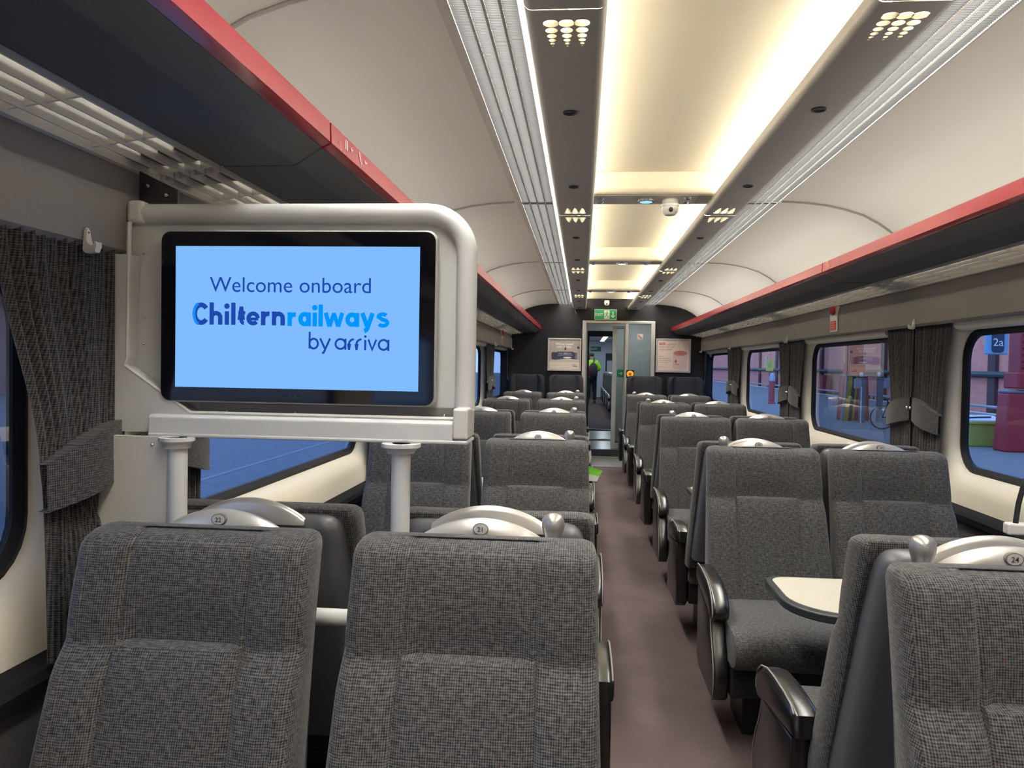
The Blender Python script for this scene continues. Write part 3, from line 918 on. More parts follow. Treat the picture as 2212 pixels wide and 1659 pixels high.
def make_shell():
    rings = []
    for z in (0.46, 0.55, 0.65, 0.75, 0.85, 0.95, 0.99, 1.02, 1.036, 1.044, 1.048):
        t = min(1, max(0, (1.05 - z) / 0.55))
        w = 0.214 + 0.028 * t
        yf = -0.098 - (1.05 - z) * 0.30
        yb = -0.030 - (1.05 - z) * 0.245
        q = max(0, (z - 1.01) / 0.038)
        ins = 0.035 * (1 - math.sqrt(max(0, 1 - q * q)))
        w -= ins; yb -= ins * 0.8
        r = 0.030
        ring_ = [(-w - 0.004, yf)]
        ring_ += [(-w + r - r * math.cos(a), yb - r + r * math.sin(a)) for a in [PI / 2 * i / 5 for i in range(6)]]
        ring_ += [(w - r + r * math.sin(a), yb - r + r * math.cos(a)) for a in [PI / 2 * i / 5 for i in range(6)]]
        ring_ += [(w + 0.004, yf)]
        rings.append([(x, y, z) for x, y in ring_])
    return MB().loft(rings, True, True, True)

def make_handle():
    rings = []
    n = 24
    for i in range(n + 1):
        x = -0.137 + 0.274 * i / n
        u = x / 0.137
        h = 0.046 * (1 - u * u) ** 0.9 if abs(u) < 1 else 0
        zt = 1.045 + h
        th = 0.5 + 0.5 * math.sqrt(max(0.0, 1 - u * u))
        rings.append([(x, -0.050 - 0.022 * th, 1.030), (x, -0.050 - 0.021 * th, 1.030 + 0.55 * (zt - 1.03)), (x, -0.050 - 0.012 * th, zt - 0.009 * th), (x, -0.050 - 0.004 * th, zt - 0.002), (x, -0.048, zt),
                      (x, -0.040, zt - 0.003), (x, -0.036, zt - 0.012 * th), (x, -0.034, 1.030)])
    return MB().loft(rings, True, True, True)

def make_knob(x):
    prof = [(0.0, 1.030), (0.021, 1.030), (0.0185, 1.042), (0.0175, 1.054), (0.0195, 1.066), (0.0232, 1.078), (0.0245, 1.088), (0.0232, 1.098), (0.0185, 1.106), (0.010, 1.1105), (0.0, 1.1115)]
    return MB().lathe(prof, (x, -0.042, -0.007), 20)

def make_cushion():
    prof = [(-0.34, 0.30), (-0.34, 0.44), (-0.42, 0.452), (-0.60, 0.455), (-0.76, 0.455), (-0.83, 0.448), (-0.862, 0.43), (-0.875, 0.40), (-0.872, 0.36), (-0.85, 0.325), (-0.80, 0.305), (-0.6, 0.30)]
    rings = []
    for x in (-0.245, -0.240, -0.225, -0.12, 0.0, 0.12, 0.225, 0.240, 0.245):
        k = 0.0 if abs(x) < 0.23 else (0.006 if abs(x) < 0.243 else 0.016)
        cy, cz = -0.6, 0.38
        rings.append([(x, y + (k if y < cy else -k), z - (k if z > cz else -k)) for y, z in prof])
    return MB().loft(rings, True, True, True)

def pad_profile():
    return [(-0.335 + (y + 0.335) * 0.80, z - 0.006) for y, z in PAD]
PAD = [(-0.335, 0.520), (-0.335, 0.578), (-0.37, 0.590), (-0.46, 0.594), (-0.58, 0.592), (-0.68, 0.584), (-0.76, 0.566), (-0.815, 0.538), (-0.838, 0.505), (-0.836, 0.478), (-0.815, 0.462), (-0.78, 0.462), (-0.70, 0.480), (-0.55, 0.495)]
def support_profile():
    return [(-0.36 + (y + 0.36) * 0.91, z) for y, z in SUP]
SUP = [(-0.36, 0.505), (-0.70, 0.475), (-0.712, 0.44), (-0.735, 0.395), (-0.775, 0.345), (-0.805, 0.29), (-0.812, 0.235), (-0.80, 0.18), (-0.78, 0.165), (-0.42, 0.165), (-0.36, 0.20)]
def rounded_slab(prof, x0, x1, r):
    cy = sum(p[0] for p in prof) / len(prof); cz = sum(p[1] for p in prof) / len(prof)
    n = len(prof)
    def inset(d):
        out = []
        for i in range(n):
            a, p, c = Vector(prof[i - 1]), Vector(prof[i]), Vector(prof[(i + 1) % n])
            t = ((p - a).normalized() + (c - p).normalized()).normalized()
            nn = Vector((-t.y, t.x))
            if nn.dot(Vector((cy, cz)) - p) < 0: nn = -nn
            out.append(p + nn * d)
        return out
    rings = []
    for f, d in ((0.0, r), (0.15 * r, 0.45 * r), (0.5 * r, 0.13 * r), (r, 0)):
        rings.append([(x0 + f, q.x, q.y) for q in inset(d)])
    for f, d in ((r, 0), (0.5 * r, 0.13 * r), (0.15 * r, 0.45 * r), (0.0, r)):
        rings.append([(x1 - f, q.x, q.y) for q in inset(d)])
    return MB().loft(rings, True, True, True)

def make_seat(aisle=None, knob=True, num=None):
    """aisle: +1/-1 the local side that faces the aisle; None for a window seat"""
    t = thing('train_seat', 'grey fabric seat', 'seat', (0, 0, 0))
    part('backrest', make_backrest(), FAB, t, 40, shift=False)
    part('back_shell', make_shell(), SHELL, t, 40, shift=False)
    part('seat_cushion', make_cushion(), FAB, t, 40, shift=False)
    xa, xb = (-0.20, 0.20)
    if aisle == 1: xb = 0.24
    if aisle == -1: xa = -0.24
    ped = MB().box(xa, xb, -0.78, -0.36, 0.19, 0.305); ped.box(-0.17, 0.17, -0.66, -0.42, 0.0, 0.19)
    part('seat_base', ped, BLACK, t, 0, bevel=0.006, shift=False)
    part('grab_handle', make_handle(), SILVW, t, 50, shift=False)
    if aisle and knob:
        part('grab_knob', make_knob(aisle * 0.152), SILV, t, 50, shift=False)
    if aisle:
        xc = aisle * 0.274
        arm = part('armrest', rounded_slab(pad_profile(), xc - 0.036, xc + 0.036, 0.020), LEATH, t, 60, shift=False)
        xo = xc + aisle * 0.031
        pp = [(xo, y, z + 0.0035) for y, z in pad_profile()[1:10]]
        part('piping', MB().tube(pp, 0.0024, 6), PIPE, arm, 60, shift=False)
        sup = part('arm_support', rounded_slab(support_profile(), xc - 0.030, xc + 0.030, 0.012), LEATH, t, 60, shift=False)
        xo = xc + aisle * 0.028
        pp = [(xo, y - 0.001, z) for y, z in support_profile()[1:9]]
        part('piping', MB().tube(pp, 0.0024, 6), PIPE, sup, 60, shift=False)
    return t

PLATE = mat('plate_grey', (0.58, 0.56, 0.53), 0.4)
PRIM = mat('plate_rim', (0.16, 0.15, 0.14), 0.4)
INK = mat('dark_ink', (0.02, 0.015, 0.015), 0.6)
def add_plate(seat, num):
    h = [c for c in seat.children if c.name.split('.')[0] == 'grab_handle'][0]
    b = MB()
    n = 24
    cz = 1.0715
    tilt = 0.0
    def P(a, rx, rz, y): return (rx * math.cos(a), y, cz + rz * math.sin(a))
    rings = [[P(2 * PI * k / n, 0.0165, 0.0125, -0.066) for k in range(n)], [P(2 * PI * k / n, 0.0165, 0.0125, -0.0745) for k in range(n)], [P(2 * PI * k / n, 0.0145, 0.0107, -0.0752) for k in range(n)]]
    b.loft(rings, True, False, False, 1)
    b.add(rings[-1], [tuple(range(n))], 0)
    put_text(b, str(num), (0, -0.0758, cz - 0.0052), height=0.0102, mi=2, bold=0.012)
    part('number_plate', b, [PLATE, PRIM, INK], h, 30, shift=False, label='oval plate with the seat number %d' % num)

LX, LWX, RX, RWX = -0.557, -1.117, 0.463, 1.0
LYC = [1.675] + [1.70 + 2.085 * k for k in range(1, 5)]
LYB = [1.725] + LYC[1:]
RYC = [1.585] + [1.62 + 2.06 * k for k in range(1, 5)]
protoLA = make_seat(1, True)      # facing camera, aisle on +x (screen side)
protoRA = make_seat(-1, True)     # facing camera, aisle on -x (sign side)
protoW = make_seat(None)          # window seats
protoBL = make_seat(-1, False)    # facing away, screen side: turned by 180 degrees the aisle side is -x local
protoBR = make_seat(1, False)
ROWN = ['front row', 'second row', 'third row', 'fourth row', 'fifth row']
used = set()
def place(proto, loc, rz, label, group):
    if proto.name in used:
        o = dup(proto, loc, rz, label, group)
    else:
        used.add(proto.name)
        o = proto
        o.location = loc; o.rotation_euler = (0, 0, rz)
        o['label'] = label; o['group'] = group
    return o
seats = []
for k in range(5):
    for (x, yc, pf, side, nm) in ((LX, LYC[k], protoLA, 'screen', 'aisle'), (LWX - (0.015 if k == 0 else 0), LYC[k], protoW, 'screen', 'window'), (RX, RYC[k], protoRA, 'sign', 'aisle'), (RWX, RYC[k], protoW, 'sign', 'window')):
        if k == 0 and side == 'sign' and nm == 'window':
            continue
        num = {('screen', 'aisle'): 21, ('screen', 'window'): 22, ('sign', 'aisle'): 24, ('sign', 'window'): 23}[(side, nm)] - 4 * k
        xtra = ', numbered %d' % num if k == 0 else ''
        s_ = place(pf, (x, yc, 0), 0, 'grey fabric %s seat facing the camera, %s side of aisle, %s%s' % (nm, side, ROWN[k], xtra), 'seats facing the camera')
        seats.append((s_, num))
    for (x, yc, pf, side, nm) in ((LX, LYB[k], protoBL, 'screen', 'aisle'), (LWX - (0.02 if k == 0 else 0), LYB[k], protoW, 'screen', 'window'), (RX, RYC[k], protoBR, 'sign', 'aisle'), (RWX, RYC[k], protoW, 'sign', 'window')):
        if k == 0 and side == 'sign' and nm == 'window':
            continue
        if k == 0 and side == 'sign': x += 0.025
        place(pf, (x, yc, 0), PI, 'grey %s seat turned away from the camera behind %s, %s side of aisle' % (nm, ROWN[k], side), 'seats facing away')
for s_, num in seats:
    add_plate(s_, num)

# winged seats against the end wall
def make_wing():
    rings = []
    zs = [0.40, 0.55, 0.75, 0.90, 1.00, 1.08, 1.15, 1.20, 1.235, 1.258, 1.270, 1.276]
    for z in zs:
        yl = -0.13 - (1.27 - z) * 0.26
        q = max(0, (z - 1.20) / 0.076)
        rr = 1 - math.sqrt(max(0, 1 - q * q))
        w = 0.266 - 0.055 * rr
        top = 0.05 * rr
        wing = 0.085 * min(1, max(0, (z - 0.80) / 0.25)) * (1 - 0.55 * rr)
        yb = -0.045
        half = [(-w + 0.03, yb), (-w, yb - 0.03), (-w, yl - wing * 0.5), (-w + 0.006, yl - wing + 0.016 + top), (-w + 0.022, yl - wing + top), (-w + 0.048, yl - wing + 0.004 + top), (-w + 0.072, yl - wing * 0.62 + top), (-w + 0.092, yl - 0.02 + top), (-0.165 + 0.02 * rr, yl + 0.004 + top), (-0.10, yl + 0.004 + top), (-0.04, yl + 0.002 + top)]
        half += [(-x, y) for x, y in reversed(half)]
        rings.append([(x, y, z) for x, y in half])
    return MB().loft(rings, True, True, True)
wp = None
for i, (x, nm) in enumerate(((-1.19, 'beside the window, screen side'), (-0.597, 'beside the door, screen side'), (0.594, 'beside the door, sign side'), (1.20, 'beside the window, sign side'))):
    lab = 'dark high-backed seat with side wings against end wall, ' + nm
    if wp is None:
        wp = thing('winged_seat', lab, 'seat', (x, D - 0.04, 0), 'winged seats against the end wall')
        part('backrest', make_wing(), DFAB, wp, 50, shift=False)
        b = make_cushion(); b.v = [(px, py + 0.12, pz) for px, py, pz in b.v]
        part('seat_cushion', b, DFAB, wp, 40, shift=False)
        part('seat_base', MB().box(-0.20, 0.20, -0.66, -0.16, 0.0, 0.31), BLACK, wp, 0, shift=False)
    else:
        dup(wp, (x, D - 0.04, 0), 0, lab)

# next carriage seats
for k in range(4):
    for rz, pf in ((0, protoRA), (PI, protoBR)):
        o = dup(pf, (0.60, 19.9 + 2.06 * k, ZF), rz, 'grey seat in the row of the next carriage beyond the doorway', 'next carriage seats')

# ------------------------------------------------------------------ tables
def make_table(x0, x1, y, label, side):
    """free end rounded at x0 (aisle), wall end at x1"""
    s = 1 if x1 > x0 else -1
    t = thing('fold_table', label, 'table', ((x0 + x1) / 2, y, 0), 'tables between facing seats')
    h = 0.225
    out = [(x1, y - h), (x0 + s * 0.17, y - h)]
    out += [(x0 + s * 0.17 + s * 0.17 * math.cos(a), y - h + 0.19 + 0.19 * math.sin(a)) for a in [-PI / 2 - (PI / 2) * i / 8 for i in range(1, 9)]]
    out += [(x0, y + h - 0.06)]
    out += [(x0 + s * 0.06 + s * 0.06 * math.cos(a), y + h - 0.06 + 0.06 * math.sin(a)) for a in [PI - (PI / 2) * i / 5 for i in range(1, 6)]]
    out += [(x1, y + h)]
    part('edging', MB().prism(out, 'z', 0.640, 0.668), EDGE, t, 30, bevel=0.005)
    cx, cy = (x0 + x1) / 2, y
    inn = [(x1 if abs(px - x1) < 1e-6 else px + s * (0.022 if abs(px - x0) < 0.2 else 0), py + (0.020 if py < y else -0.020) * min(1, abs(py - y) / 0.15)) for px, py in out]
    part('top_panel', MB().prism(inn, 'z', 0.660, 0.6705), LAM, t, 0)
    leg = MB().box(min(x1 - s * 0.30, x1 - s * 0.24), max(x1 - s * 0.30, x1 - s * 0.24), y - 0.06, y + 0.06, 0.0, 0.642)
    part('pedestal', leg, BLACK, t, 0)
for k in range(4):
    make_table(-0.405, -1.49, (LYC[k] + LYC[k + 1]) / 2, 'cream table with black edge, screen side, between %s and %s' % (ROWN[k], ROWN[k + 1]), -1)
    make_table(0.315, 1.49, (RYC[k] + RYC[k + 1]) / 2, 'cream table with black edge, sign side, between %s and %s' % (ROWN[k], ROWN[k + 1]), 1)

# leaflet standing on the armrest
t = thing('leaflet', 'folded green and white leaflet standing on aisle armrest, screen side', 'leaflet', (-0.25, 5.42, 0.597))
b = MB()
b.loft([[(-0.300, 5.440, 0.608), (-0.232, 5.425, 0.608), (-0.232, 5.427, 0.608), (-0.300, 5.442, 0.608)], [(-0.300, 5.445, 0.655), (-0.215, 5.425, 0.645), (-0.215, 5.427, 0.645), (-0.300, 5.447, 0.655)]], True, True, True)
part('white_page', b, mat('leaflet_white', (0.68, 0.70, 0.60), 0.5), t, 0)
b = MB()
b.loft([[(-0.300, 5.445, 0.655), (-0.215, 5.425, 0.645), (-0.215, 5.427, 0.645), (-0.300, 5.447, 0.655)], [(-0.300, 5.45, 0.712), (-0.195, 5.43, 0.682), (-0.195, 5.432, 0.682), (-0.300, 5.452, 0.712)]], True, True, True)
part('green_page', b, mat('leaflet_green', (0.16, 0.52, 0.02), 0.5), t, 0)

# glass draught screen with clamp
t = thing('draught_screen', 'clear glass screen with black curved edge in white clamp on seat top', 'glass screen', (0.60, 1.70, 1.04))
part('clamp', MB().box(0.548, 0.625, 1.694, 1.720, 1.080, 1.104), WHITEP, t, 0, bevel=0.004)
ed = [(0.566, 1.705, 1.095), (0.567, 1.705, 1.11), (0.571, 1.705, 1.145), (0.580, 1.705, 1.185), (0.596, 1.705, 1.222), (0.622, 1.705, 1.258), (0.66, 1.705, 1.29), (0.71, 1.705, 1.312), (0.78, 1.705, 1.322), (1.25, 1.705, 1.322), (1.27, 1.705, 1.30), (1.27, 1.705, 1.095)]
part('edge_strip', MB().tube(ed, 0.0055, 8), BLACK, t)
b = MB().add([p for p in ed] , [tuple(range(len(ed)))])
part('glass_pane', b, glass('screen_glass', (0.90, 0.96, 0.97), 1.3, 0.8), t, 0)

# ------------------------------------------------------------------ curtains
def drape(xw, yA, yB, ytA, ytB, ybA, ybB, zt, zk, zb, n, s, amp=0.010):
    """cloth hung between yA..yB at the top, drawn in to ytA..ytB at the tie (zk), hem ybA..ybB"""
    mb = MB()
    rows = 26
    cols = n * 10
    vs = []
    for i in range(rows + 1):
        z = zt + (zb - zt) * i / rows
        if z > zk:
            u = (zt - z) / (zt - zk); u = u * u * (3 - 2 * u)
            a = yA + (ytA - yA) * u; c = yB + (ytB - yB) * u
        else:
            u = (zk - z) / (zk - zb); u = math.sqrt(u)
            a = ytA + (ybA - ytA) * u; c = ytB + (ybB - ytB) * u
        for j in range(cols + 1):
            f = j / cols
            ph = f * n * 2 * PI + 0.9 * math.sin(3 * f * PI + z)
            am = amp * (0.55 + 0.45 * abs(z - zk) / 0.45) * (0.8 + 0.3 * math.sin(f * 17))
            vs.append((xw - s * am * math.sin(ph), a + (c - a) * f, z))
    fs = []
    for i in range(rows):
        for j in range(cols):
            q = i * (cols + 1) + j
            fs.append((q, q + 1, q + cols + 2, q + cols + 1))
    return mb.add(vs, fs)
def tieband(xw, ya, za, yb, zb, h, s, sag=0.04):
    mb = MB(); n = 12; top = []; bot = []
    for i in range(n + 1):
        f = i / n
        y = ya + (yb - ya) * f
        zc = za + (zb - za) * f ** 1.4
        bulge = 0.026 * math.sin(PI * f)
        hh = h * (0.55 + 0.45 * math.sin(PI * min(1, f * 0.5 + 0.35)))
        top.append((xw - s * (0.016 + bulge), y, zc + hh * 0.45)); bot.append((xw - s * (0.018 + bulge), y, zc - hh * 0.55))
    inn_t = [(xw + s * 0.004, p[1], p[2] - 0.002) for p in top]; inn_b = [(xw + s * 0.004, p[1], p[2] + 0.002) for p in bot]
    vs = top + bot + inn_b + inn_t; m = n + 1
    fs = []
    for i in range(n):
        fs += [(i, i + 1, m + i + 1, m + i), (m + i, m + i + 1, 2 * m + i + 1, 2 * m + i), (3 * m + i, 3 * m + i + 1, i + 1, i)]
    return mb.add(vs, fs)
for s, nm in ((-1, 'screen side'), (1, 'sign side')):
    for k in range(0, 5):
        yp = PIL0 + PITCH * k
        xw = s * 1.520
        for h in (-1, 1):
            if k == 4 and h == 1: continue
            if k == 4: yp = D + 0.30
            near = 'near half' if h < 0 else 'far half'
            where = ['first', 'second', 'third', 'fourth', 'end wall'][k]
            lab = 'grey pleated curtain tied back, %s, %s window pillar, %s' % (nm, where, near)
            if s < 0 and k == 0 and h < 0: lab = 'large grey pleated curtain tied back beside the screen, nearest the camera'
            t = thing('curtain', lab, 'curtain', (xw, yp + h * 0.2, 0.8), 'tied back curtains')
            big = s < 0 and k == 0 and h < 0
            if big: t.location = (-1.468, 1.56, 0.8)
            if big:
                xw = -1.468; yq = 1.772
                part('cloth', drape(xw, yq, 1.375, yq - 0.004, 1.50, 1.67, 1.525, 1.675, 1.17, 0.765, 12, s), CUR, t, 60)
                part('tieback', tieband(xw, yq - 0.004, 1.215, 1.496, 1.150, 0.135, s), CUR, t, 60)
                continue
            ho = 0.26 if (s < 0 and k == 0) else 0.33
            part('cloth', drape(xw, yp + h * 0.012, yp + h * (ho + 0.08), yp + h * 0.03, yp + h * ho, yp + h * 0.02, yp + h * ho, 1.70, 1.17, 0.775, 9, s), CUR, t, 60)
            part('tieback', tieband(xw, yp + h * 0.015, 1.215, yp + h * (ho + 0.015), 1.145, 0.135, s), CUR, t, 60)
            part('button', MB().ball((xw - s * 0.026, yp + h * 0.022, 1.215), 0.009, 10), CHROME, t)

# coat hooks
def hook(x, y, z, s, label):
    t = thing('coat_hook', label, 'hook', (x, y, z), 'white coat hooks')
    K = 0.62
    prof = [(0.0, 0.060), (0.006, 0.066), (0.012, 0.058), (0.014, 0.020), (0.020, 0.004), (0.034, -0.004), (0.042, 0.004), (0.044, 0.014), (0.050, 0.014), (0.052, -0.006), (0.046, -0.022), (0.010, -0.026), (0.0, -0.020)]
    prof = [(p[0] * K, p[1] * K) for p in prof]
    rings = []
    for f, w in ((-0.010, 0.82), (-0.007, 1.0), (0.007, 1.0), (0.010, 0.82)):
        rings.append([(x - s * p[0], y + f * (1.0 if p[1] < 0.03 else 0.6), z + 0.015 + (p[1] - 0.015) * w) for p in prof])
    part('hook_body', MB().loft(rings, True, True, True), WHITEP, t, 40)
    part('screw', MB().ball((x - s * 0.007, y, z + 0.030), 0.0028, 8), mat('screw_dark', (0.08, 0.10, 0.14), 0.4), t)
for s in (-1, 1):
    for k in range(0, 5):
        y = PIL0 + PITCH * k - 0.15
        if s < 0 and k == 0: y = 1.615
        if k == 4: y = D - 0.10
        hook(s * 1.450, y, 1.665, s, 'white coat hook below the pelmet, %s, %s window pillar' % ('screen side' if s < 0 else 'sign side', ['first', 'second', 'third', 'fourth', 'end wall'][k]))
# brass curtain eyelet by the near curtain
tag(part('curtain_eyelet', MB().tube([(-1.47 + 0.0, 1.39 + 0.008 * math.cos(a), 1.655 + 0.008 * math.sin(a)) for a in [2 * PI * i / 14 for i in range(14)]], 0.0022, 6, 0, True), mat('brass', (0.45, 0.30, 0.10), 0.3, 0.9)), 'small brass eyelet at the top of the large near curtain', 'eyelet')

# emergency hammer panels and small red notices
def hammer(s, y, label):
    x = s * 1.448
    t = thing('emergency_hammer_box', label, 'hammer box', (x, y, 1.69), 'emergency hammer boxes')
    prof = [(1.4485, 1.695), (1.4465, 1.80), (1.4485, 1.835), (1.460, 1.872), (1.450, 1.874), (1.440, 1.84), (1.4385, 1.80), (1.4405, 1.695)]
    part('backplate', MB().prism([(s * a, c) for a, c in prof], 'y', y - 0.075, y + 0.075), WHITEP, t, 30)
    part('red_hammer', MB().lathe([(0.0, 0.0), (0.032, 0.0), (0.034, 0.014), (0.020, 0.026), (0.0, 0.03)], (s * 1.440, y - 0.008, 1.845), 12, 0, 'x') if s < 0 else MB().lathe([(0.0, 0.0), (0.032, 0.0), (0.034, -0.014), (0.020, -0.026), (0.0, -0.03)], (s * 1.440, y - 0.008, 1.845), 12, 0, 'x'), mat('hammer_red', (0.40, 0.02, 0.02), 0.4), t)
    b = MB().box(min(s * 1.436, s * 1.4395), max(s * 1.436, s * 1.4395), y - 0.058, y + 0.058, 1.706, 1.772, 0)
    for q in range(3):
        b.box(min(s * 1.4350, s * 1.436), max(s * 1.4350, s * 1.436), y - 0.040, y + 0.040, 1.755 - q * 0.017, 1.761 - q * 0.017, 1)
    part('red_notice', b, [mat('notice_red', (0.62, 0.035, 0.03), 0.45), mat('notice_pink', (0.75, 0.40, 0.36), 0.5)], t, 0)
hammer(1, 5.72, 'white emergency hammer box with red notice on the pelmet, sign side')
hammer(-1, 10.4, 'white emergency hammer box with red notice on pelmet, screen side')
t = thing('red_window_sticker', 'small red notice above the third window, sign side', 'sticker', (1.54, 8.0, 1.66))
b = MB().box(1.538, 1.5485, 7.93, 8.12, 1.632, 1.662); 
part('red_label', MB().box(1.532, 1.545, 7.92, 8.13, 1.640, 1.672), mat('notice_red', (0.62, 0.035, 0.03), 0.45), t, 0)
b = MB(); b.box(1.5305, 1.532, 8.05, 8.10, 1.648, 1.668); b.box(1.5305, 1.532, 7.95, 8.02, 1.655, 1.660)
part('white_figure', b, mat('notice_pink', (0.75, 0.40, 0.36), 0.5), t, 0)

# ------------------------------------------------------------------ screen unit
YT = 1.79
YPO = 1.700
kx = lambda x: -0.35 + (x + 0.35) * YT / 1.8
kz = lambda z: 1.42 + (z - 1.42) * YT / 1.8
unit = thing('screen_partition', 'grey metal partition unit framing the television on two posts', 'partition', (-1.0, YT, 0))
xl, xr_, zt_, zb_ = kx(-1.47), kx(-0.625), kz(1.772), kz(1.265)
# backing panel
b = MB().prism([(-1.50, kz(1.242)), (kx(-0.625), kz(1.242)), (kx(-0.625), kz(1.70)), (kx(-0.66), kz(1.755)), (kx(-0.72), kz(1.772)), (-1.50, kz(1.772))], 'y', YT + 0.004, YT + 0.022)
part('back_panel', b, FRAMEG, unit, 0)
# tube frame
R = 0.095
cx, cz = xr_ - R, zt_ - R
pts = [(-1.415, YT, zt_)] + [(cx + R * math.cos(a), YT, cz + R * math.sin(a)) for a in [PI / 2 - PI / 2 * i / 10 for i in range(11)]] + [(xr_, YT, kz(1.31))]
part('tube_frame', MB().tube(pts, 0.0245, 16), FRAMEG, unit, 60)
part('tube_end', MB().box(-1.449, -1.408, YT - 0.026, YT + 0.026, zt_ - 0.026, zt_ + 0.030), FRAMEL, unit, 0, bevel=0.010)
# recessed tray outline with the cut lower corner
ol = [(kx(-1.437), kz(1.745)), (kx(-1.441), kz(1.42)), (kx(-1.446), kz(1.401)), (kx(-1.281), kz(1.291)), (kx(-0.645), kz(1.291))]
tr = MB()
rp = [Vector((p[0], p[1])) for p in ol]
def rimF(y): return lambda x, z: (x, y, z)
for wd, y_a, y_b in ((0.010, YT - 0.040, YT + 0.006),):
    up = [(p.x, y_a, p.y) for p in rp]
    tr.tube(up, 0.0055, 6)
part('tray_rim', tr, FRAMEL, unit, 40)
b = MB().box(kx(-1.27), kx(-0.65), YT - 0.018, YT + 0.004, kz(1.291), kz(1.315))
part('tray_floor', b, mat('tray_dark', (0.16, 0.155, 0.145), 0.45), unit, 0)
for i, sx in enumerate((-1.20, -1.03, -0.67)):
    part('screw', MB().ball((kx(sx), YT - 0.020, kz(1.297)), 0.0035, 8), CHROME, unit)
for i, szz in enumerate((1.675, 1.52, 1.455)):
    part('screw', MB().ball((kx(-1.425), YT + 0.002, kz(szz)), 0.0035, 8), CHROME, unit)
part('cross_beam', MB().prism([(YT - 0.078, kz(1.242)), (YT - 0.078, kz(1.282)), (YT - 0.072, kz(1.288)), (YT + 0.03, kz(1.288)), (YT + 0.03, kz(1.242))], 'x', -1.36, kx(-0.640)), FRAMEG, unit, 0, bevel=0.003)
part('beam_lip', MB().box(-1.36, kx(-0.606), YT - 0.080, YT + 0.032, kz(1.236), kz(1.245)), FRAMEG, unit, 0, bevel=0.003)
part('end_cap', MB().box(kx(-0.640), kx(-0.606), YT - 0.080, YT + 0.03, kz(1.247), kz(1.318)), FRAMEL, unit, 0, bevel=0.005)
# posts
part('flange', MB().lathe([(0.0, kz(1.237)), (0.044, kz(1.237)), (0.044, kz(1.229)), (0.034, kz(1.224)), (0.030, kz(1.215)), (0, kz(1.215))], (-0.753, YPO, 0), 24), FRAMEL, unit, 40)
part('post', MB().tube([(-0.753, YPO, 0.0), (-0.753, YPO, kz(1.237))], 0.0215, 20), FRAMEG, unit, 60)
part('flange', MB().lathe([(0.0, kz(1.237)), (0.040, kz(1.237)), (0.040, kz(1.229)), (0.032, kz(1.222)), (0.030, kz(1.212)), (0, kz(1.212))], (-1.282, YPO, 0), 24), FRAMEL, unit, 40)
part('post', MB().tube([(-1.280, YPO, 0.0), (-1.280, YPO, kz(1.237))], 0.022, 20), FRAMEG, unit, 60)
part('lower_panel', MB().box(-1.49, -1.280, YPO - 0.008, YPO + 0.008, 0.0, kz(1.238)), mat('lower_panel_paint', (0.68, 0.66, 0.61), 0.45, noise=0.02, nscale=9), unit, 0)
part('upper_side_panel', MB().prism([(-1.49, kz(1.243)), (kx(-1.275), kz(1.243)), (kx(-1.275), kz(1.289)), (kx(-1.446), kz(1.401)), (kx(-1.441), kz(1.42)), (kx(-1.437), 1.667), (-1.49, 1.667)], 'y', YT - 0.044, YT + 0.002), FRAMEG, unit, 0)
part('screw', MB().ball((-1.336, YPO - 0.010, kz(1.219)), 0.004, 8), CHROME, unit)
part('lower_rail', MB().tube([(-1.280, YPO, 0.835), (-0.753, YPO, 0.835)], 0.020, 14), FRAMEL, unit, 60)
# bracket plate below the rack
t = thing('rack_bracket', 'black metal bracket with two bolts between luggage rack and partition', 'bracket', (-1.40, YT + 0.03, 1.82))
part('bracket_plate', MB().prism([(-1.449, 1.805), (-1.35, 1.795), (-1.35, 1.835), (-1.449, 1.882)], 'y', YT + 0.03, YT + 0.04), mat('bracket_dark', (0.03, 0.03, 0.033), 0.5), t, 0)
for (bx_, bz_) in ((-1.425, 1.845), (-1.378, 1.822)):
    part('bolt', MB().ball((bx_, YT + 0.028, bz_), 0.006, 8), CHROME, t)

# television
YS = 1.745
SK = YS / 1.70
sx = lambda u: -0.35 + (-0.935 + (u - 382.0) * (0.5695 / 526.0)) * SK
sz = lambda v: 1.42 + (0.257 - (v - 534.5) * (0.5695 / 526.0) * 0.985) * SK
tv = thing('television', 'flat black-rimmed television showing blue welcome message, on the partition', 'television', (-1.0, YS, 1.29))
x0, x1, z0, z1 = sx(347), sx(943), sz(868), sz(499)
part('casing', MB().loft([[(p[0], y, p[1]) for p in rrect(x0 + i, x1 - i, z0 + i, z1 - i, 0.024)] for y, i in ((YS + 0.030, 0.012), (YS + 0.024, 0.0), (YS + 0.003, -0.001), (YS - 0.001, 0.002))], True, True, True), mat('tv_casing_grey', (0.42, 0.41, 0.40), 0.4), tv, 40)
part('front_glass', MB().loft([[(p[0], y, p[1]) for p in rrect(x0 + 0.003, x1 - 0.003, z0 + 0.003, z1 - 0.003, 0.022)] for y in (YS - 0.001, YS - 0.0035)], True, True, True), GLASSB, tv, 40)
scr = part('screen', MB().box(sx(382), sx(908), YS - 0.0045, YS - 0.0030, sz(836), sz(533)), SCREEN, tv, 0, label='lit pale blue display')
FS = lambda u, v: (sx(u), YS - 0.0050, sz(v))
FS2 = lambda u, v: (sx(u), YS - 0.0054, sz(v))
b = MB()
put_text(b, 'Welcome onboard', FS(633, 630.5), width=348 * 0.5695 / 526 * SK, mi=0)
def A(cx, cy, rx, ry, a0, a1, n=18): return [(cx + rx * math.cos(math.radians(a0 + (a1 - a0) * i / n)), cy - ry * math.sin(math.radians(a0 + (a1 - a0) * i / n))) for i in range(n + 1)]
W = 9.6
BL, XH, AS = 701.0, 671.5, 655.5
c0 = BL - W / 2 + 1.0; t0 = XH + W / 2
mid = (c0 + t0) / 2; ry = (c0 - t0) / 2
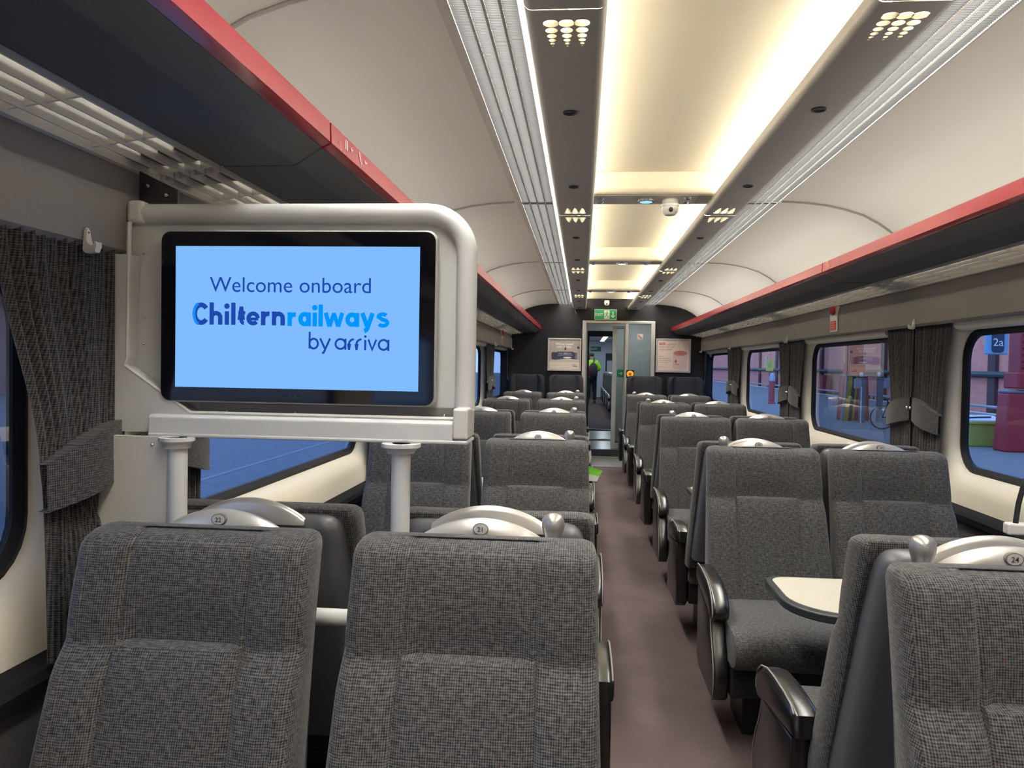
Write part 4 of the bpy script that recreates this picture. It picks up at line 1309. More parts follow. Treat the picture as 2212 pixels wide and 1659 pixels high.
def bowl(u0, u1, mi, mb):
    ribbon(mb, A((u0 + u1) / 2, mid, (u1 - u0) / 2, ry, 0, 360, 28), W, FS, mi)
# C h i l t e r n
ribbon(b, A(439.0, 678, 14.0, 19.0, 38, 322, 30), W + 0.5, FS, 0)
ribbon(b, A(434.5, 678, 11.0, 21.5, 95, 265, 24), 6.0, FS2, 2)
def stem_(u, v0, v1, mi): ribbon(b, [(u, v0), (u, v1)], W, FS, mi)
def arch(u0, u1, mi):
    ribbon(b, A((u0 + u1) / 2, t0 + (u1 - u0) / 2 * 0.95, (u1 - u0) / 2, (u1 - u0) / 2 * 0.95, 180, 0, 14) + [(u1, BL)], W, FS, mi)
stem_(462.3, AS - 2, BL, 0); arch(462.3, 481.2, 0)
stem_(495.8, XH + 0.5, BL, 0); b.lathe([(0.0, 0.0), (0.0066, 0.0), (0.0066, -0.0003), (0.0, -0.0003)], FS(495.8, 661.0), 14, 0, 'y')
stem_(509.9, AS - 2, BL, 0)
ribbon(b, [(527.4, 661.5), (527.4, BL - 11)] + A(532.8, BL - 11, 5.4, 6.6, 180, 275, 8), 8.2, FS, 0); ribbon(b, [(520.8, XH + 3.4), (536.0, XH + 3.4)], 7.0, FS, 0)
ribbon(b, [(545, mid + 1.2), (564.5, mid + 1.2)] , 6.0, FS, 0); ribbon(b, A(553.2, mid, 10.2, ry, 2, 318, 26), 8.8, FS, 0)
stem_(575.3, XH, BL, 0); ribbon(b, A(587, t0 + 10, 11.5, 10, 180, 80, 8), W, FS, 0)
stem_(598.8, XH, BL, 0); arch(598.8, 617.5, 0)
# r a i l w a y s
stem_(632.8, XH + 1, BL + 1, 1); ribbon(b, A(644.2, t0 + 11, 11.5, 10, 180, 82, 8), W, FS, 1)
bowl(656.0, 673.4, 1, b); stem_(673.8, XH + 1, BL + 1, 1)
stem_(686.6, XH + 1, BL + 1, 1); b.lathe([(0.0, 0.0), (0.0066, 0.0), (0.0066, -0.0003), (0.0, -0.0003)], FS(686.6, 662.5), 14, 1, 'y')
stem_(699.3, AS, BL + 1, 1)
def poly(us, mi, w=W): ribbon(b, us, w, FS, mi)
poly([(710.2, XH + 1), (718.5, BL + 1)], 1, 9.0); poly([(718.5, BL + 1), (727.8, XH + 2)], 1, 8.4); poly([(727.8, XH + 2), (737.0, BL + 1)], 1, 8.4); poly([(737.0, BL + 1), (745.6, XH + 1)], 1, 9.0)
bowl(757.0, 776.0, 1, b); stem_(777.0, XH + 1, BL + 1, 1)
poly([(788.2, XH + 1), (798.6, BL - 1)], 1); poly([(810.0, XH + 1), (799, BL + 4)] + A(790.0, BL + 3.0, 9.0, 6.5, -20, -75, 5), 1)
ribbon(b, A(831.5, 680.2, 9.0, 5.6, 32, 180, 12) + A(831.8, 692.0, 9.6, 5.9, 128, 90, 5)[:0] + A(832.0, 692.6, 9.4, 6.2, 92, -152, 18), 8.2, FS, 1)
# by arriva
w2 = 4.3
ribbon(b, [(676.2, 713.5), (676.2, 749)], w2, FS, 0); ribbon(b, A(685.0, 738.5, 9.0, 10.4, 0, 360, 26), w2, FS, 0)
ribbon(b, [(698.8, 727.0), (709.0, 748.5)], w2, FS, 0); ribbon(b, [(720.2, 727.0), (706.5, 757.5), (703.0, 758.3)], w2, FS, 0)
ribbon(b, A(742.4, 738.5, 10.4, 10.4, 0, 360, 28), w2, FS, 0); ribbon(b, [(753.0, 727.0), (753.0, 750.5)], w2, FS, 0)
for u in (760.8, 776.8):
    ribbon(b, [(u, 751), (u, 738)] + A(u + 10.0, 738, 10.0, 9.8, 180, 88, 10), w2, FS, 0)
ribbon(b, [(795.2, 729), (795.2, 751)], w2, FS, 0); b.lathe([(0.0, 0.0), (0.0030, 0.0), (0.0030, -0.0003), (0.0, -0.0003)], FS(795.2, 722.0), 12, 0, 'y')
ribbon(b, [(801.8, 728), (810.0, 749.5), (818.6, 728)], w2, FS, 0)
ribbon(b, A(834.0, 739.0, 10.0, 10.4, 0, 360, 28), w2, FS, 0); ribbon(b, [(844.2, 728), (844.2, 751.5)], w2, FS, 0)
part('screen_message', b, [NAVY, CYAN, CYAN2], tv, 0, label='dark blue and bright blue welcome lettering')
b = MB(); put_text(b, 'K2Tech', (sx(638), YS - 0.0042, sz(855)), width=44 * 0.5695 / 526 * SK)
part('maker_mark', b, mat('faint_mark', (0.025, 0.028, 0.028), 0.4), tv, 0)

# ------------------------------------------------------------------ end wall posters and exit sign
def framed(x0, x1, z0, z1, label, cat, name):
    t = thing(name, label, cat, ((x0 + x1) / 2, D - 0.02, z0), 'framed posters')
    f = MB(); w = 0.022
    y0, y1 = D - 0.022, D - 0.001
    f.box(x0, x0 + w, y0, y1, z0, z1); f.box(x1 - w, x1, y0, y1, z0, z1); f.box(x0 + w, x1 - w, y0, y1, z0, z0 + w); f.box(x0 + w, x1 - w, y0, y1, z1 - w, z1)
    part('frame', f, mat('poster_frame', (0.62, 0.59, 0.53), 0.35, 0.2), t, 0, bevel=0.003)
    return t
YP = D - 0.012
def flat(mb, x0, x1, z0, z1, mi, dy=0.0):
    mb.add([(x0, YP - dy, z0), (x1, YP - dy, z0), (x1, YP - dy, z1), (x0, YP - dy, z1)], [(0, 1, 2, 3)], mi)
def flatp(mb, pts, mi, dy=0.0):
    mb.add([(x, YP - dy, z) for x, z in pts], [tuple(range(len(pts)))], mi)
pm = lambda n, c: mat('print_' + n, c, 0.45)
# sofa poster: coordinates 0..1 of the print
x0, x1, z0, z1 = -0.892, -0.372, 1.335, 1.842
t = framed(x0, x1, z0, z1, 'framed poster of a blue sofa, on end wall beside the doorway, screen side', 'poster', 'framed_poster')
px = lambda u: x0 + 0.025 + u * (x1 - x0 - 0.05); pz = lambda v: z1 - 0.025 - v * (z1 - z0 - 0.05)
b = MB(); flat(b, px(0), px(1), pz(1), pz(0), 0); flat(b, px(0), px(1), pz(0.74), pz(0), 1, .0004)
for u in (0.06, 0.16, 0.28, 0.74, 0.84, 0.93): flat(b, px(u), px(u + 0.012), pz(0.62), pz(0.03), 2, .0008)
flatp(b, [(px(0), pz(0.70)), (px(0.35), pz(0.68)), (px(0.6), pz(0.64)), (px(1), pz(0.67)), (px(1), pz(0.76)), (px(0), pz(0.76))], 3, .0009)
flatp(b, [(px(0.08), pz(0.66)), (px(0.07), pz(0.47)), (px(0.10), pz(0.42)), (px(0.26), pz(0.42)), (px(0.28), pz(0.40)), (px(0.78), pz(0.40)), (px(0.80), pz(0.42)), (px(0.92), pz(0.45)), (px(0.91), pz(0.65)), (px(0.84), pz(0.66)), (px(0.62), pz(0.63)), (px(0.40), pz(0.65)), (px(0.2), pz(0.68))], 4, .0012)
flatp(b, [(px(0.29), pz(0.53)), (px(0.50), pz(0.49)), (px(0.77), pz(0.51)), (px(0.77), pz(0.54)), (px(0.50), pz(0.53)), (px(0.29), pz(0.56))], 5, .0016)
for u in (0.30, 0.47, 0.60): flat(b, px(u), px(u + 0.14), pz(0.50), pz(0.43), 5 if u != 0.47 else 2, .0015)
flatp(b, [(px(0.84), pz(0.64)), (px(0.85), pz(0.46)), (px(0.91), pz(0.46)), (px(0.91), pz(0.64))], 5, .0016)
flatp(b, [(px(0.46) + (px(0.60) - px(0.46)) * (1 + math.cos(a)), pz(0.60) + 0.011 * math.sin(a)) for a in [2 * PI * i / 16 for i in range(16)]], 6, .002)
flat(b, px(0.50), px(0.56), pz(0.35), pz(0.25), 7, .001); flat(b, px(0.92), px(0.99), pz(0.30), pz(0.22), 7, .001)
put_text(b, "We've saved", (px(0.5), YP - .002, pz(0.175)), width=0.27, mi=6, bold=0.015)
put_text(b, "you a seat", (px(0.5), YP - .002, pz(0.265)), width=0.23, mi=6, bold=0.015)
for q, (u0, u1) in enumerate(((0.03, 0.32), (0.03, 0.44), (0.03, 0.25))): flat(b, px(u0), px(u1), pz(0.835 + q * 0.035), pz(0.828 + q * 0.035), 8, .001)
ribbon(b, [(px(0.76), pz(0.855)), (px(0.80), pz(0.84)), (px(0.88), pz(0.85))], 0.006, lambda x, z: (x, YP - .001, z), 9); ribbon(b, [(px(0.78), pz(0.895)), (px(0.84), pz(0.885)), (px(0.94), pz(0.895))], 0.009, lambda x, z: (x, YP - .001, z), 9)
part('print', b, [pm('cream', (0.81, 0.72, 0.59)), pm('mauve', (0.49, 0.42, 0.39)), pm('mauve_dark', (0.36, 0.31, 0.31)), pm('rug', (0.65, 0.59, 0.51)), pm('navy', (0.045, 0.05, 0.085)), pm('blue', (0.17, 0.18, 0.25)), pm('ivory', (0.92, 0.90, 0.76)), pm('plum', (0.09, 0.06, 0.09)), pm('tan', (0.65, 0.57, 0.47)), pm('ink', (0.08, 0.06, 0.06))], t, 0)
# jar poster
x0, x1, z0, z1 = 0.772, 1.300, 1.340, 1.858
t = framed(x0, x1, z0, z1, 'framed pale poster of an open cream jar, on end wall, sign side', 'poster', 'framed_poster')
b = MB(); flat(b, px(0), px(1), pz(1), pz(0), 0)
put_text(b, '86%', (px(0.05), YP - .001, pz(0.155)), height=0.040, mi=1, bold=0.025, align='LEFT')
put_text(b, 'agreed', (px(0.31), YP - .001, pz(0.155)), height=0.034, mi=2, align='LEFT')
put_text(b, 'their dry skin', (px(0.05), YP - .001, pz(0.245)), height=0.032, mi=2, align='LEFT')
put_text(b, 'improved*', (px(0.05), YP - .001, pz(0.335)), height=0.034, mi=3, align='LEFT')
for q, s_ in enumerate(('Next', 'generation in', 'the treatment', 'of dry skin')):
    put_text(b, s_, (px(0.05), YP - .001, pz(0.545 + q * 0.068)), height=0.024, mi=4, align='LEFT')
flat(b, px(0.05), px(0.22), pz(0.88), pz(0.87), 4, .001)
ell = lambda cu, cv, ru, rv, a0=0, a1=360, n=22: [(px(cu + ru * math.cos(math.radians(a0 + (a1 - a0) * i / n))), pz(cv + rv * math.sin(math.radians(a0 + (a1 - a0) * i / n)))) for i in range(n)]
flatp(b, [(px(0.50), pz(0.46)), (px(0.94), pz(0.46)), (px(0.93), pz(0.88))] + [(px(0.72 + 0.21 * math.cos(math.radians(a))), pz(0.88 + 0.08 * math.sin(math.radians(a)))) for a in range(10, 180, 20)] + [(px(0.49), pz(0.88))], 5, .0008)
flatp(b, ell(0.72, 0.425, 0.225, 0.09), 6, .0012); flatp(b, ell(0.72, 0.405, 0.195, 0.065), 7, .0016)
ribbon(b, [(px(0.72 + 0.04), pz(0.33))] + [(px(0.86 - 0.19 * math.sin(math.radians(a))), pz(0.17 - 0.19 * math.cos(math.radians(a)))) for a in range(150, 10, -10)], 0.004, lambda x, z: (x, YP - .001, z), 6)
flatp(b, [(px(0.585), pz(0.62)), (px(0.615), pz(0.68)), (px(0.61), pz(0.72)), (px(0.58), pz(0.735)), (px(0.55), pz(0.71)), (px(0.555), pz(0.67))], 1, .002)
ribbon(b, [(px(0.56), pz(0.77)), (px(0.62), pz(0.785)), (px(0.70), pz(0.785))], 0.009, lambda x, z: (x, YP - .002, z), 1)
part('print', b, [pm('blush', (0.89, 0.72, 0.62)), pm('coral', (0.56, 0.11, 0.07)), pm('greyish', (0.40, 0.33, 0.28)), pm('salmon', (0.58, 0.30, 0.22)), pm('taupe', (0.44, 0.37, 0.31)), pm('jar', (0.78, 0.59, 0.53)), pm('jar_rim', (0.52, 0.35, 0.31)), pm('jar_pink', (0.62, 0.21, 0.17))], t, 0)
# exit sign
t = thing('exit_sign', 'green EXIT sign with running figure and arrow above the end door', 'sign', (-0.01, D - 0.02, 2.133))
x0, x1, z0, z1 = -0.180, 0.161, 2.134, 2.297
part('sign_border', MB().box(x0, x1, D - 0.012, D - 0.001, z0, z1), mat('exit_border', (0.50, 0.62, 0.48), 0.4), t, 0)
part('sign_face', MB().box(x0 + 0.008, x1 - 0.008, D - 0.015, D - 0.011, z0 + 0.008, z1 - 0.008), mat('exit_green', (0.0, 0.30, 0.125), 0.4), t, 0)
b = MB(); YE = D - 0.0165
FE = lambda x, z: (x, YE, z)
put_text(b, 'EXIT', (-0.108, YE, 2.195), width=0.120, bold=0.02)
# white doorway panel
b.add([(-0.030, YE, 2.150), (0.052, YE, 2.150), (0.052, YE, 2.282), (-0.030, YE, 2.282)], [(0, 1, 2, 3)], 0)
ribbon(b, [(0.105, 2.262), (0.105, 2.172)], 0.013, FE); ribbon(b, [(0.078, 2.203), (0.105, 2.172), (0.132, 2.203)], 0.013, FE)
part('sign_symbols', b, mat('exit_white', (0.68, 0.74, 0.58), 0.4), t, 0)
b = MB(); YE = D - 0.0175
ribbon(b, A(0.018, -2.262, 0.008, 0.008, 0, 350, 14), 0.007, lambda x, z: (x, YE, -z))
ribbon(b, [(0.016, 2.248), (0.006, 2.212)], 0.016, FE); ribbon(b, [(0.006, 2.214), (0.026, 2.196), (0.022, 2.168)], 0.009, FE); ribbon(b, [(0.006, 2.214), (-0.004, 2.192), (-0.022, 2.182)], 0.009, FE)
ribbon(b, [(0.016, 2.246), (0.034, 2.232), (0.044, 2.240)], 0.007, FE); ribbon(b, [(0.014, 2.246), (-0.010, 2.240), (-0.018, 2.224)], 0.007, FE)
part('running_figure', b, mat('exit_green', (0.0, 0.30, 0.125), 0.4), t, 0)
# loose wire below the duct
tag(part('loose_wire', MB().tube([(-0.475, D - 0.012, 2.30), (-0.478, D - 0.012, 2.262), (-0.468, D - 0.012, 2.238), (-0.455, D - 0.012, 2.225)], 0.004, 6), mat('wire_grey', (0.35, 0.34, 0.33), 0.5)), 'short loose grey wire on the end wall below the duct', 'wire')

# toilet pictograms on the rail of the second rack
t = thing('rail_pictograms', 'pale toilet and telephone pictograms on the red rack rail, screen side', 'sign', (-0.998, 2.2, 1.98))
FR = lambda y, z: (-0.9968, y, z)
b = MB()
for yy in (2.04, 2.055):
    ribbon(b, [(yy, 2.018), (yy, 1.993)], 0.006, FR)
ribbon(b, [(2.085, 2.006), (2.105, 2.006)], 0.003, FR); ribbon(b, [(2.095, 2.012), (2.085, 2.006), (2.095, 2.0)], 0.003, FR)
ribbon(b, [(2.165, 2.019), (2.175, 2.005), (2.19, 1.990)], 0.006, FR)
ribbon(b, [(2.22, 2.006), (2.245, 2.006)], 0.003, FR); ribbon(b, [(2.23, 2.012), (2.22, 2.006), (2.23, 2.0)], 0.003, FR)
part('pictogram_marks', b, mat('pict_white', (0.60, 0.52, 0.52), 0.5), t, 0)

# ------------------------------------------------------------------ person in the next carriage
PX, PY = -0.035, 26.45
per = thing('person', 'person in lime hi-vis jacket and dark trousers walking away, next carriage', 'person', (PX, PY, ZF))
def skin(name, verts, edges, mats, parent, root=0, sub=2):
    me = bpy.data.meshes.new(name)
    me.from_pydata([v[0] for v in verts], edges, [])
    bm_ = bmesh.new(); bm_.from_mesh(me); bm_.verts.layers.skin.verify(); bm_.to_mesh(me); bm_.free()
    o = bpy.data.objects.new(name, me); COL.objects.link(o); o.parent = parent
    md = o.modifiers.new('skin', 'SKIN'); md.use_smooth_shade = True
    sv = me.skin_vertices[0].data
    for i, v in enumerate(verts):
        sv[i].radius = v[1] if isinstance(v[1], tuple) else (v[1], v[1]); sv[i].use_root = (i == root)
    ms = o.modifiers.new('smooth', 'SUBSURF'); ms.levels = sub; ms.render_levels = sub
    me.materials.append(mats)
    return o
SKIN = mat('skin', (0.42, 0.26, 0.19), 0.6)
# one continuous body, facing +y (away from the camera)
V = [((0, 0, 0.95), 0.125), ((0, 0, 1.12), 0.12), ((0, 0.01, 1.32), (0.155, 0.11)), ((0, 0.01, 1.46), 0.085), ((0, 0.025, 1.54), 0.052), ((0, 0.045, 1.65), (0.078, 0.092)), ((0, 0.05, 1.735), 0.05),
     ((-0.09, 0, 0.90), 0.095), ((-0.10, -0.03, 0.48), 0.062), ((-0.105, -0.06, 0.09), 0.042), ((-0.11, 0.09, 0.035), 0.036),
     ((0.09, 0, 0.90), 0.095), ((0.115, 0.05, 0.48), 0.062), ((0.12, 0.04, 0.09), 0.042), ((0.13, 0.19, 0.035), 0.036),
     ((-0.17, 0, 1.42), 0.06), ((-0.225, -0.02, 1.16), 0.045), ((-0.21, 0.12, 0.96), 0.034), ((-0.20, 0.17, 0.89), 0.028),
     ((0.17, 0, 1.42), 0.06), ((0.275, 0.0, 1.20), 0.045), ((0.20, 0.22, 1.13), 0.034), ((0.17, 0.30, 1.13), 0.028)]
E_ = [(0, 1), (1, 2), (2, 3), (3, 4), (4, 5), (5, 6), (0, 7), (7, 8), (8, 9), (9, 10), (0, 11), (11, 12), (12, 13), (13, 14), (2, 15), (15, 16), (16, 17), (17, 18), (2, 19), (19, 20), (20, 21), (21, 22)]
skin('body', V, E_, SKIN, per)
VJ = [((0, 0, 0.90), 0.155), ((0, 0, 1.10), 0.155), ((0, 0.01, 1.32), (0.185, 0.135)), ((0, 0.01, 1.45), 0.11), ((0, 0.02, 1.515), 0.066), ((-0.18, 0, 1.42), 0.075), ((-0.235, -0.02, 1.16), 0.06), ((-0.215, 0.11, 0.97), 0.046), ((0.18, 0, 1.42), 0.075), ((0.285, 0.0, 1.20), 0.06), ((0.21, 0.21, 1.13), 0.046)]
skin('hi_vis_jacket', VJ, [(0, 1), (1, 2), (2, 3), (3, 4), (2, 5), (5, 6), (6, 7), (2, 8), (8, 9), (9, 10)], mat('hivis_lime', (0.42, 0.85, 0.03), 0.6, emit=(0.42, 0.85, 0.03), emit_s=0.0), per)
VT = [((0, 0, 0.98), 0.14), ((-0.09, 0, 0.88), 0.112), ((-0.10, -0.03, 0.48), 0.080), ((-0.105, -0.06, 0.10), 0.066), ((0.09, 0, 0.88), 0.112), ((0.115, 0.05, 0.48), 0.080), ((0.12, 0.04, 0.10), 0.066)]
skin('trousers', VT, [(0, 1), (1, 2), (2, 3), (0, 4), (4, 5), (5, 6)], mat('navy_trousers', (0.012, 0.014, 0.026), 0.8), per)
for (fx, fy) in ((-0.108, 0.0), (0.125, 0.10)):
    part('shoe', MB().loft([[(fx + 0.045 * math.cos(a), fy + 0.015 + 0.14 * math.sin(a), 0.0) for a in [2 * PI * i / 14 for i in range(14)]], [(fx + 0.043 * math.cos(a), fy + 0.01 + 0.13 * math.sin(a), 0.05) for a in [2 * PI * i / 14 for i in range(14)]], [(fx + 0.034 * math.cos(a), fy - 0.04 + 0.06 * math.sin(a), 0.10) for a in [2 * PI * i / 14 for i in range(14)]]], True, True, True), BLACK, per, 50, shift=False)
part('hair', MB().ball((0, 0.038, 1.675), (0.086, 0.100, 0.085), 16), mat('dark_hair', (0.03, 0.026, 0.024), 0.7), per, 60, shift=False)
for sgn in (-1, 1):
    part('ear', MB().ball((sgn * 0.082, 0.06, 1.635), (0.012, 0.018, 0.030), 10), SKIN, per, 60, shift=False)
# fingers: five per hand
for sgn, hx, hy, hz in ((-1, -0.20, 0.19, 0.875), (1, 0.165, 0.32, 1.13)):
    vs = [((hx, hy - 0.02, hz), 0.020)]; es = []
    for q in range(5):
        dx = (q - 2) * 0.014
        ln = (0.045, 0.062, 0.068, 0.062, 0.05)[q]
        i0 = len(vs)
        vs += [((hx + dx, hy + 0.02, hz - 0.01), 0.009), ((hx + dx * 1.2, hy + 0.02 + ln * 0.6, hz - 0.02), 0.008), ((hx + dx * 1.2, hy + 0.02 + ln * 0.8, hz - 0.045), 0.007)]
        es += [(0, i0), (i0, i0 + 1), (i0 + 1, i0 + 2)]
    skin('hand', vs, es, SKIN, per, 0, 1)
bp_ = thing('backpack', 'dark backpack with maroon side worn on the hi-vis person', 'backpack', (PX + 0.04, PY - 0.2, ZF + 0.9))
rings = []
for z, w, d in ((0.90, 0.09, 0.05), (0.94, 0.135, 0.09), (1.05, 0.15, 0.115), (1.17, 0.145, 0.11), (1.28, 0.125, 0.09), (1.36, 0.085, 0.06), (1.395, 0.04, 0.03)):
    rings.append([(PX + 0.055 + w * math.cos(a), PY - 0.262 + d * math.sin(a), ZF + z) for a in [2 * PI * i / 18 for i in range(18)]])
part('bag', MB().loft(rings, True, True, True), mat('backpack_navy', (0.015, 0.018, 0.030), 0.7), bp_, 60)
part('maroon_side', MB().ball((PX - 0.045, PY - 0.30, ZF + 1.13), (0.065, 0.075, 0.19), 16), mat('backpack_maroon', (0.10, 0.012, 0.020), 0.7), bp_, 60)
part('strap', MB().tube([(PX + 0.04, PY - 0.24, ZF + 1.36), (PX + 0.075, PY - 0.13, ZF + 1.47), (PX + 0.09, PY - 0.03, ZF + 1.565)], 0.020, 8), BLACK, bp_, 60)

# ------------------------------------------------------------------ outside: platform, sign side
G = -0.15
b = MB().box(1.75, 15.0, -25, 140, G - 0.3, G)
struct('platform_pavement', b, mat('asphalt_blue', (0.165, 0.178, 0.195), 0.85, noise=0.3, nscale=18), 'grey tarmac platform outside the windows, sign side', 'pavement', 0)
b = MB().box(15.0, 15.35, -25, 140, G - 0.3, G + 0.02)
struct('platform_kerb', b, mat('coping_white', (0.55, 0.58, 0.62), 0.7), 'white edge line of the platform below the brick wall', 'kerb', 0)
b = MB().box(15.35, 17.0, -25, 140, G - 0.6, G - 0.25)
struct('trackside_ground', b, mat('trackside', (0.06, 0.07, 0.06), 0.9, noise=0.4, nscale=6), 'dark weedy ground between platform and brick wall', 'ground', 0)
PINK = brick_mat('pink_brick', (0.92, 0.36, 0.28), (0.84, 0.30, 0.24), (0.72, 0.36, 0.30), 1.6)
b = MB().box(17.0, 17.3, -25, 140, G - 0.6, 7.0)
struct('brick_wall', b, PINK, 'long pink brick wall beyond the platform', 'wall', 0)
PILM = mat('pilaster_dark', (0.10, 0.055, 0.06), 0.8, noise=0.2, nscale=5)
wf = None
for i, y in enumerate((22.0, 28.5, 34.2, 40.0, 46.0, 52.0, 57.6, 64.0, 70.5, 77, 84)):
    lab = 'dark iron upright on the pink brick wall'
    if wf is None:
        wf = tag(part('wall_upright', MB().box(16.85, 17.0, -0.3, 0.3, G - 0.3, 7.0), PILM, None, 0), lab, 'wall post', 'uprights on the brick wall')
        wf.location = (0, y, 0)
    else:
        o = wf.copy(); COL.objects.link(o); o.location = (0, y, 0)
tag(part('wall_pipe', MB().tube([(16.82, -20, 1.35), (16.82, 120, 1.35)], 0.13, 8), mat('pipe_green', (0.045, 0.075, 0.075), 0.6)), 'long dark green pipe along the pink brick wall', 'pipe')
tag(part('wall_rail', MB().tube([(15.46, -20, 0.10), (15.46, 120, 0.10)], 0.06, 6), mat('rail_grey', (0.28, 0.32, 0.36), 0.6)), 'low grey rail behind the platform edge', 'rail')
weeds = MB()
for i in range(900):
    y = random.uniform(26, 75); x = random.uniform(15.75, 16.7); h = random.uniform(0.15, 0.55) * (1.2 if 45 < y < 70 else 0.5)
    if 54.8 < y < 56.6 and x > 15.9: continue
    dx, dy = random.uniform(-0.12, 0.12), random.uniform(-0.12, 0.12)
    weeds.add([(x - 0.05, y, G - 0.26), (x + 0.05, y + 0.04, G - 0.26), (x + dx, y + dy, G - 0.26 + h)], [(0, 1, 2)])
tag(part('trackside_weeds', weeds, mat('weed_green', (0.06, 0.13, 0.06), 0.9), None, 0), 'green weeds growing along the foot of the brick wall', 'weeds', None, 'stuff')

REDC = mat('red_column_paint', (0.34, 0.025, 0.035), 0.5, noise=0.12, nscale=5)
PALEP = mat('plinth_cap', (0.26, 0.20, 0.24), 0.6)
def column(x, y, w, hp, cw, label):
    wy = w * 0.5
    t = thing('platform_column', label, 'column', (x, y, G), 'red platform columns')
    part('plinth', MB().loft([[(x - w, y - wy, G), (x + w, y - wy, G), (x + w, y + wy, G), (x - w, y + wy, G)], [(x - w * 0.86, y - wy * 0.9, hp), (x + w * 0.86, y - wy * 0.9, hp), (x + w * 0.86, y + wy * 0.9, hp), (x - w * 0.86, y + wy * 0.9, hp)]], True, True, True), REDC, t, 0, bevel=0.03)
    part('plinth_cap', MB().box(x - w * 0.88, x + w * 0.88, y - wy * 0.95, y + wy * 0.95, hp, hp + 0.07), PALEP, t, 0, bevel=0.03)
    part('shaft', MB().box(x - cw, x + cw, y - cw, y + cw, hp + 0.09, 6.5), REDC, t, 0, bevel=0.02)
    riv = MB()
    for q in range(14):
        for xx in (x - cw * 0.75, x + cw * 0.75):
            riv.ball((xx, y - cw - 0.005, hp + 0.25 + q * 0.13), 0.022, 8)
    part('rivets', riv, mat('rivet_dark', (0.12, 0.015, 0.02), 0.5), t)
    part('collar', MB().box(x - cw * 1.25, x + cw * 1.25, y - cw * 1.25, y + cw * 1.25, hp + 0.09, hp + 0.42), REDC, t, 0, bevel=0.03)
column(8.24, 25.3, 0.44, 1.21, 0.21, 'red iron platform column on a broad plinth with boards leaning beside it')
column(8.50, 16.30, 0.47, 1.02, 0.22, 'red riveted platform column with 2a sign, beyond the yellow bin')
t = thing('leaning_boards', 'yellow and black boards leaning on the red column plinth', 'boards', (7.88, 24.8, G))
for q, (m_, xo) in enumerate(((mat('board_yellow', (0.42, 0.30, 0.03), 0.6), 7.82), (mat('board_black', (0.02, 0.02, 0.025), 0.6), 7.93), (mat('board_yellow', (0.42, 0.30, 0.03), 0.6), 8.00))):
    part('board', MB().prism([(xo - 0.06, G), (xo + 0.05, G), (xo + 0.16, 1.22), (xo + 0.05, 1.24)], 'y', 24.62 + 0.02 * q, 24.68 + 0.02 * q), m_, t, 0)
part('grey_panel', MB().prism([(7.68, G), (7.80, G), (7.93, 1.20), (7.83, 1.22)], 'y', 24.70, 24.76), mat('panel_greyblue', (0.25, 0.30, 0.36), 0.6), t, 0)
def meter(x, y, label, bx, h):
    t = thing('platform_post', label, 'post', (x, y, G), 'grey platform posts')
    part('post', MB().box(x - 0.075, x + 0.075, y - 0.06, y + 0.06, G, h), mat('post_grey', (0.13, 0.15, 0.18), 0.6), t, 0)
    part('meter_box', MB().box(bx - 0.09, bx + 0.09, y - 0.12, y + 0.02, h - 0.32, h - 0.02), mat('box_grey', (0.26, 0.30, 0.36), 0.5), t, 0, bevel=0.01)
    part('lamp_head', MB().ball((x - 0.05, y - 0.02, h + 0.10), (0.055, 0.055, 0.075), 12), mat('lamp_white', (0.7, 0.74, 0.8), 0.4), t)
meter(8.06, 24.0, 'grey post with meter box in front of the red column plinth', 7.90, 1.20)
meter(8.73, 24.45, 'grey post with meter box behind the bicycle', 8.90, 1.22)
t = thing('thin_white_post', 'thin white pole standing before the red column plinth', 'pole', (8.0, 23.6, G))
part('pole', MB().tube([(7.89, 23.6, G), (7.89, 23.6, 0.95)], 0.02, 8), mat('pole_white', (0.6, 0.64, 0.7), 0.5), t)

# station sign 2a
t = thing('platform_sign', 'hanging blue platform sign reading 2a beyond the right window', 'sign', (7.81, 16.06, 1.79))
part('sign_case', MB().box(7.60, 8.02, 16.02, 16.12, 1.785, 2.22), mat('sign_lightblue', (0.20, 0.40, 0.62), 0.5), t, 0, bevel=0.02)
part('sign_face', MB().loft([[(p[0], y, p[1]) for p in rrect(7.70, 7.93, 1.825, 2.26, 0.06)] for y in (16.02, 16.005)], True, True, True), mat('sign_navy', (0.02, 0.05, 0.10), 0.4), t, 0)
b = MB(); put_text(b, '2a', (7.815, 16.0, 1.955), height=0.155)
part('lettering', b, mat('sign_white', (0.78, 0.84, 0.9), 0.5), t, 0)
part('hanger', MB().box(7.75, 7.85, 16.04, 16.10, 2.22, 2.40), mat('post_grey', (0.13, 0.15, 0.18), 0.6), t, 0)

part('bracket_arm', MB().box(7.75, 8.285, 16.05, 16.12, 2.36, 2.43), mat('post_grey', (0.13, 0.15, 0.18), 0.6), t, 0)
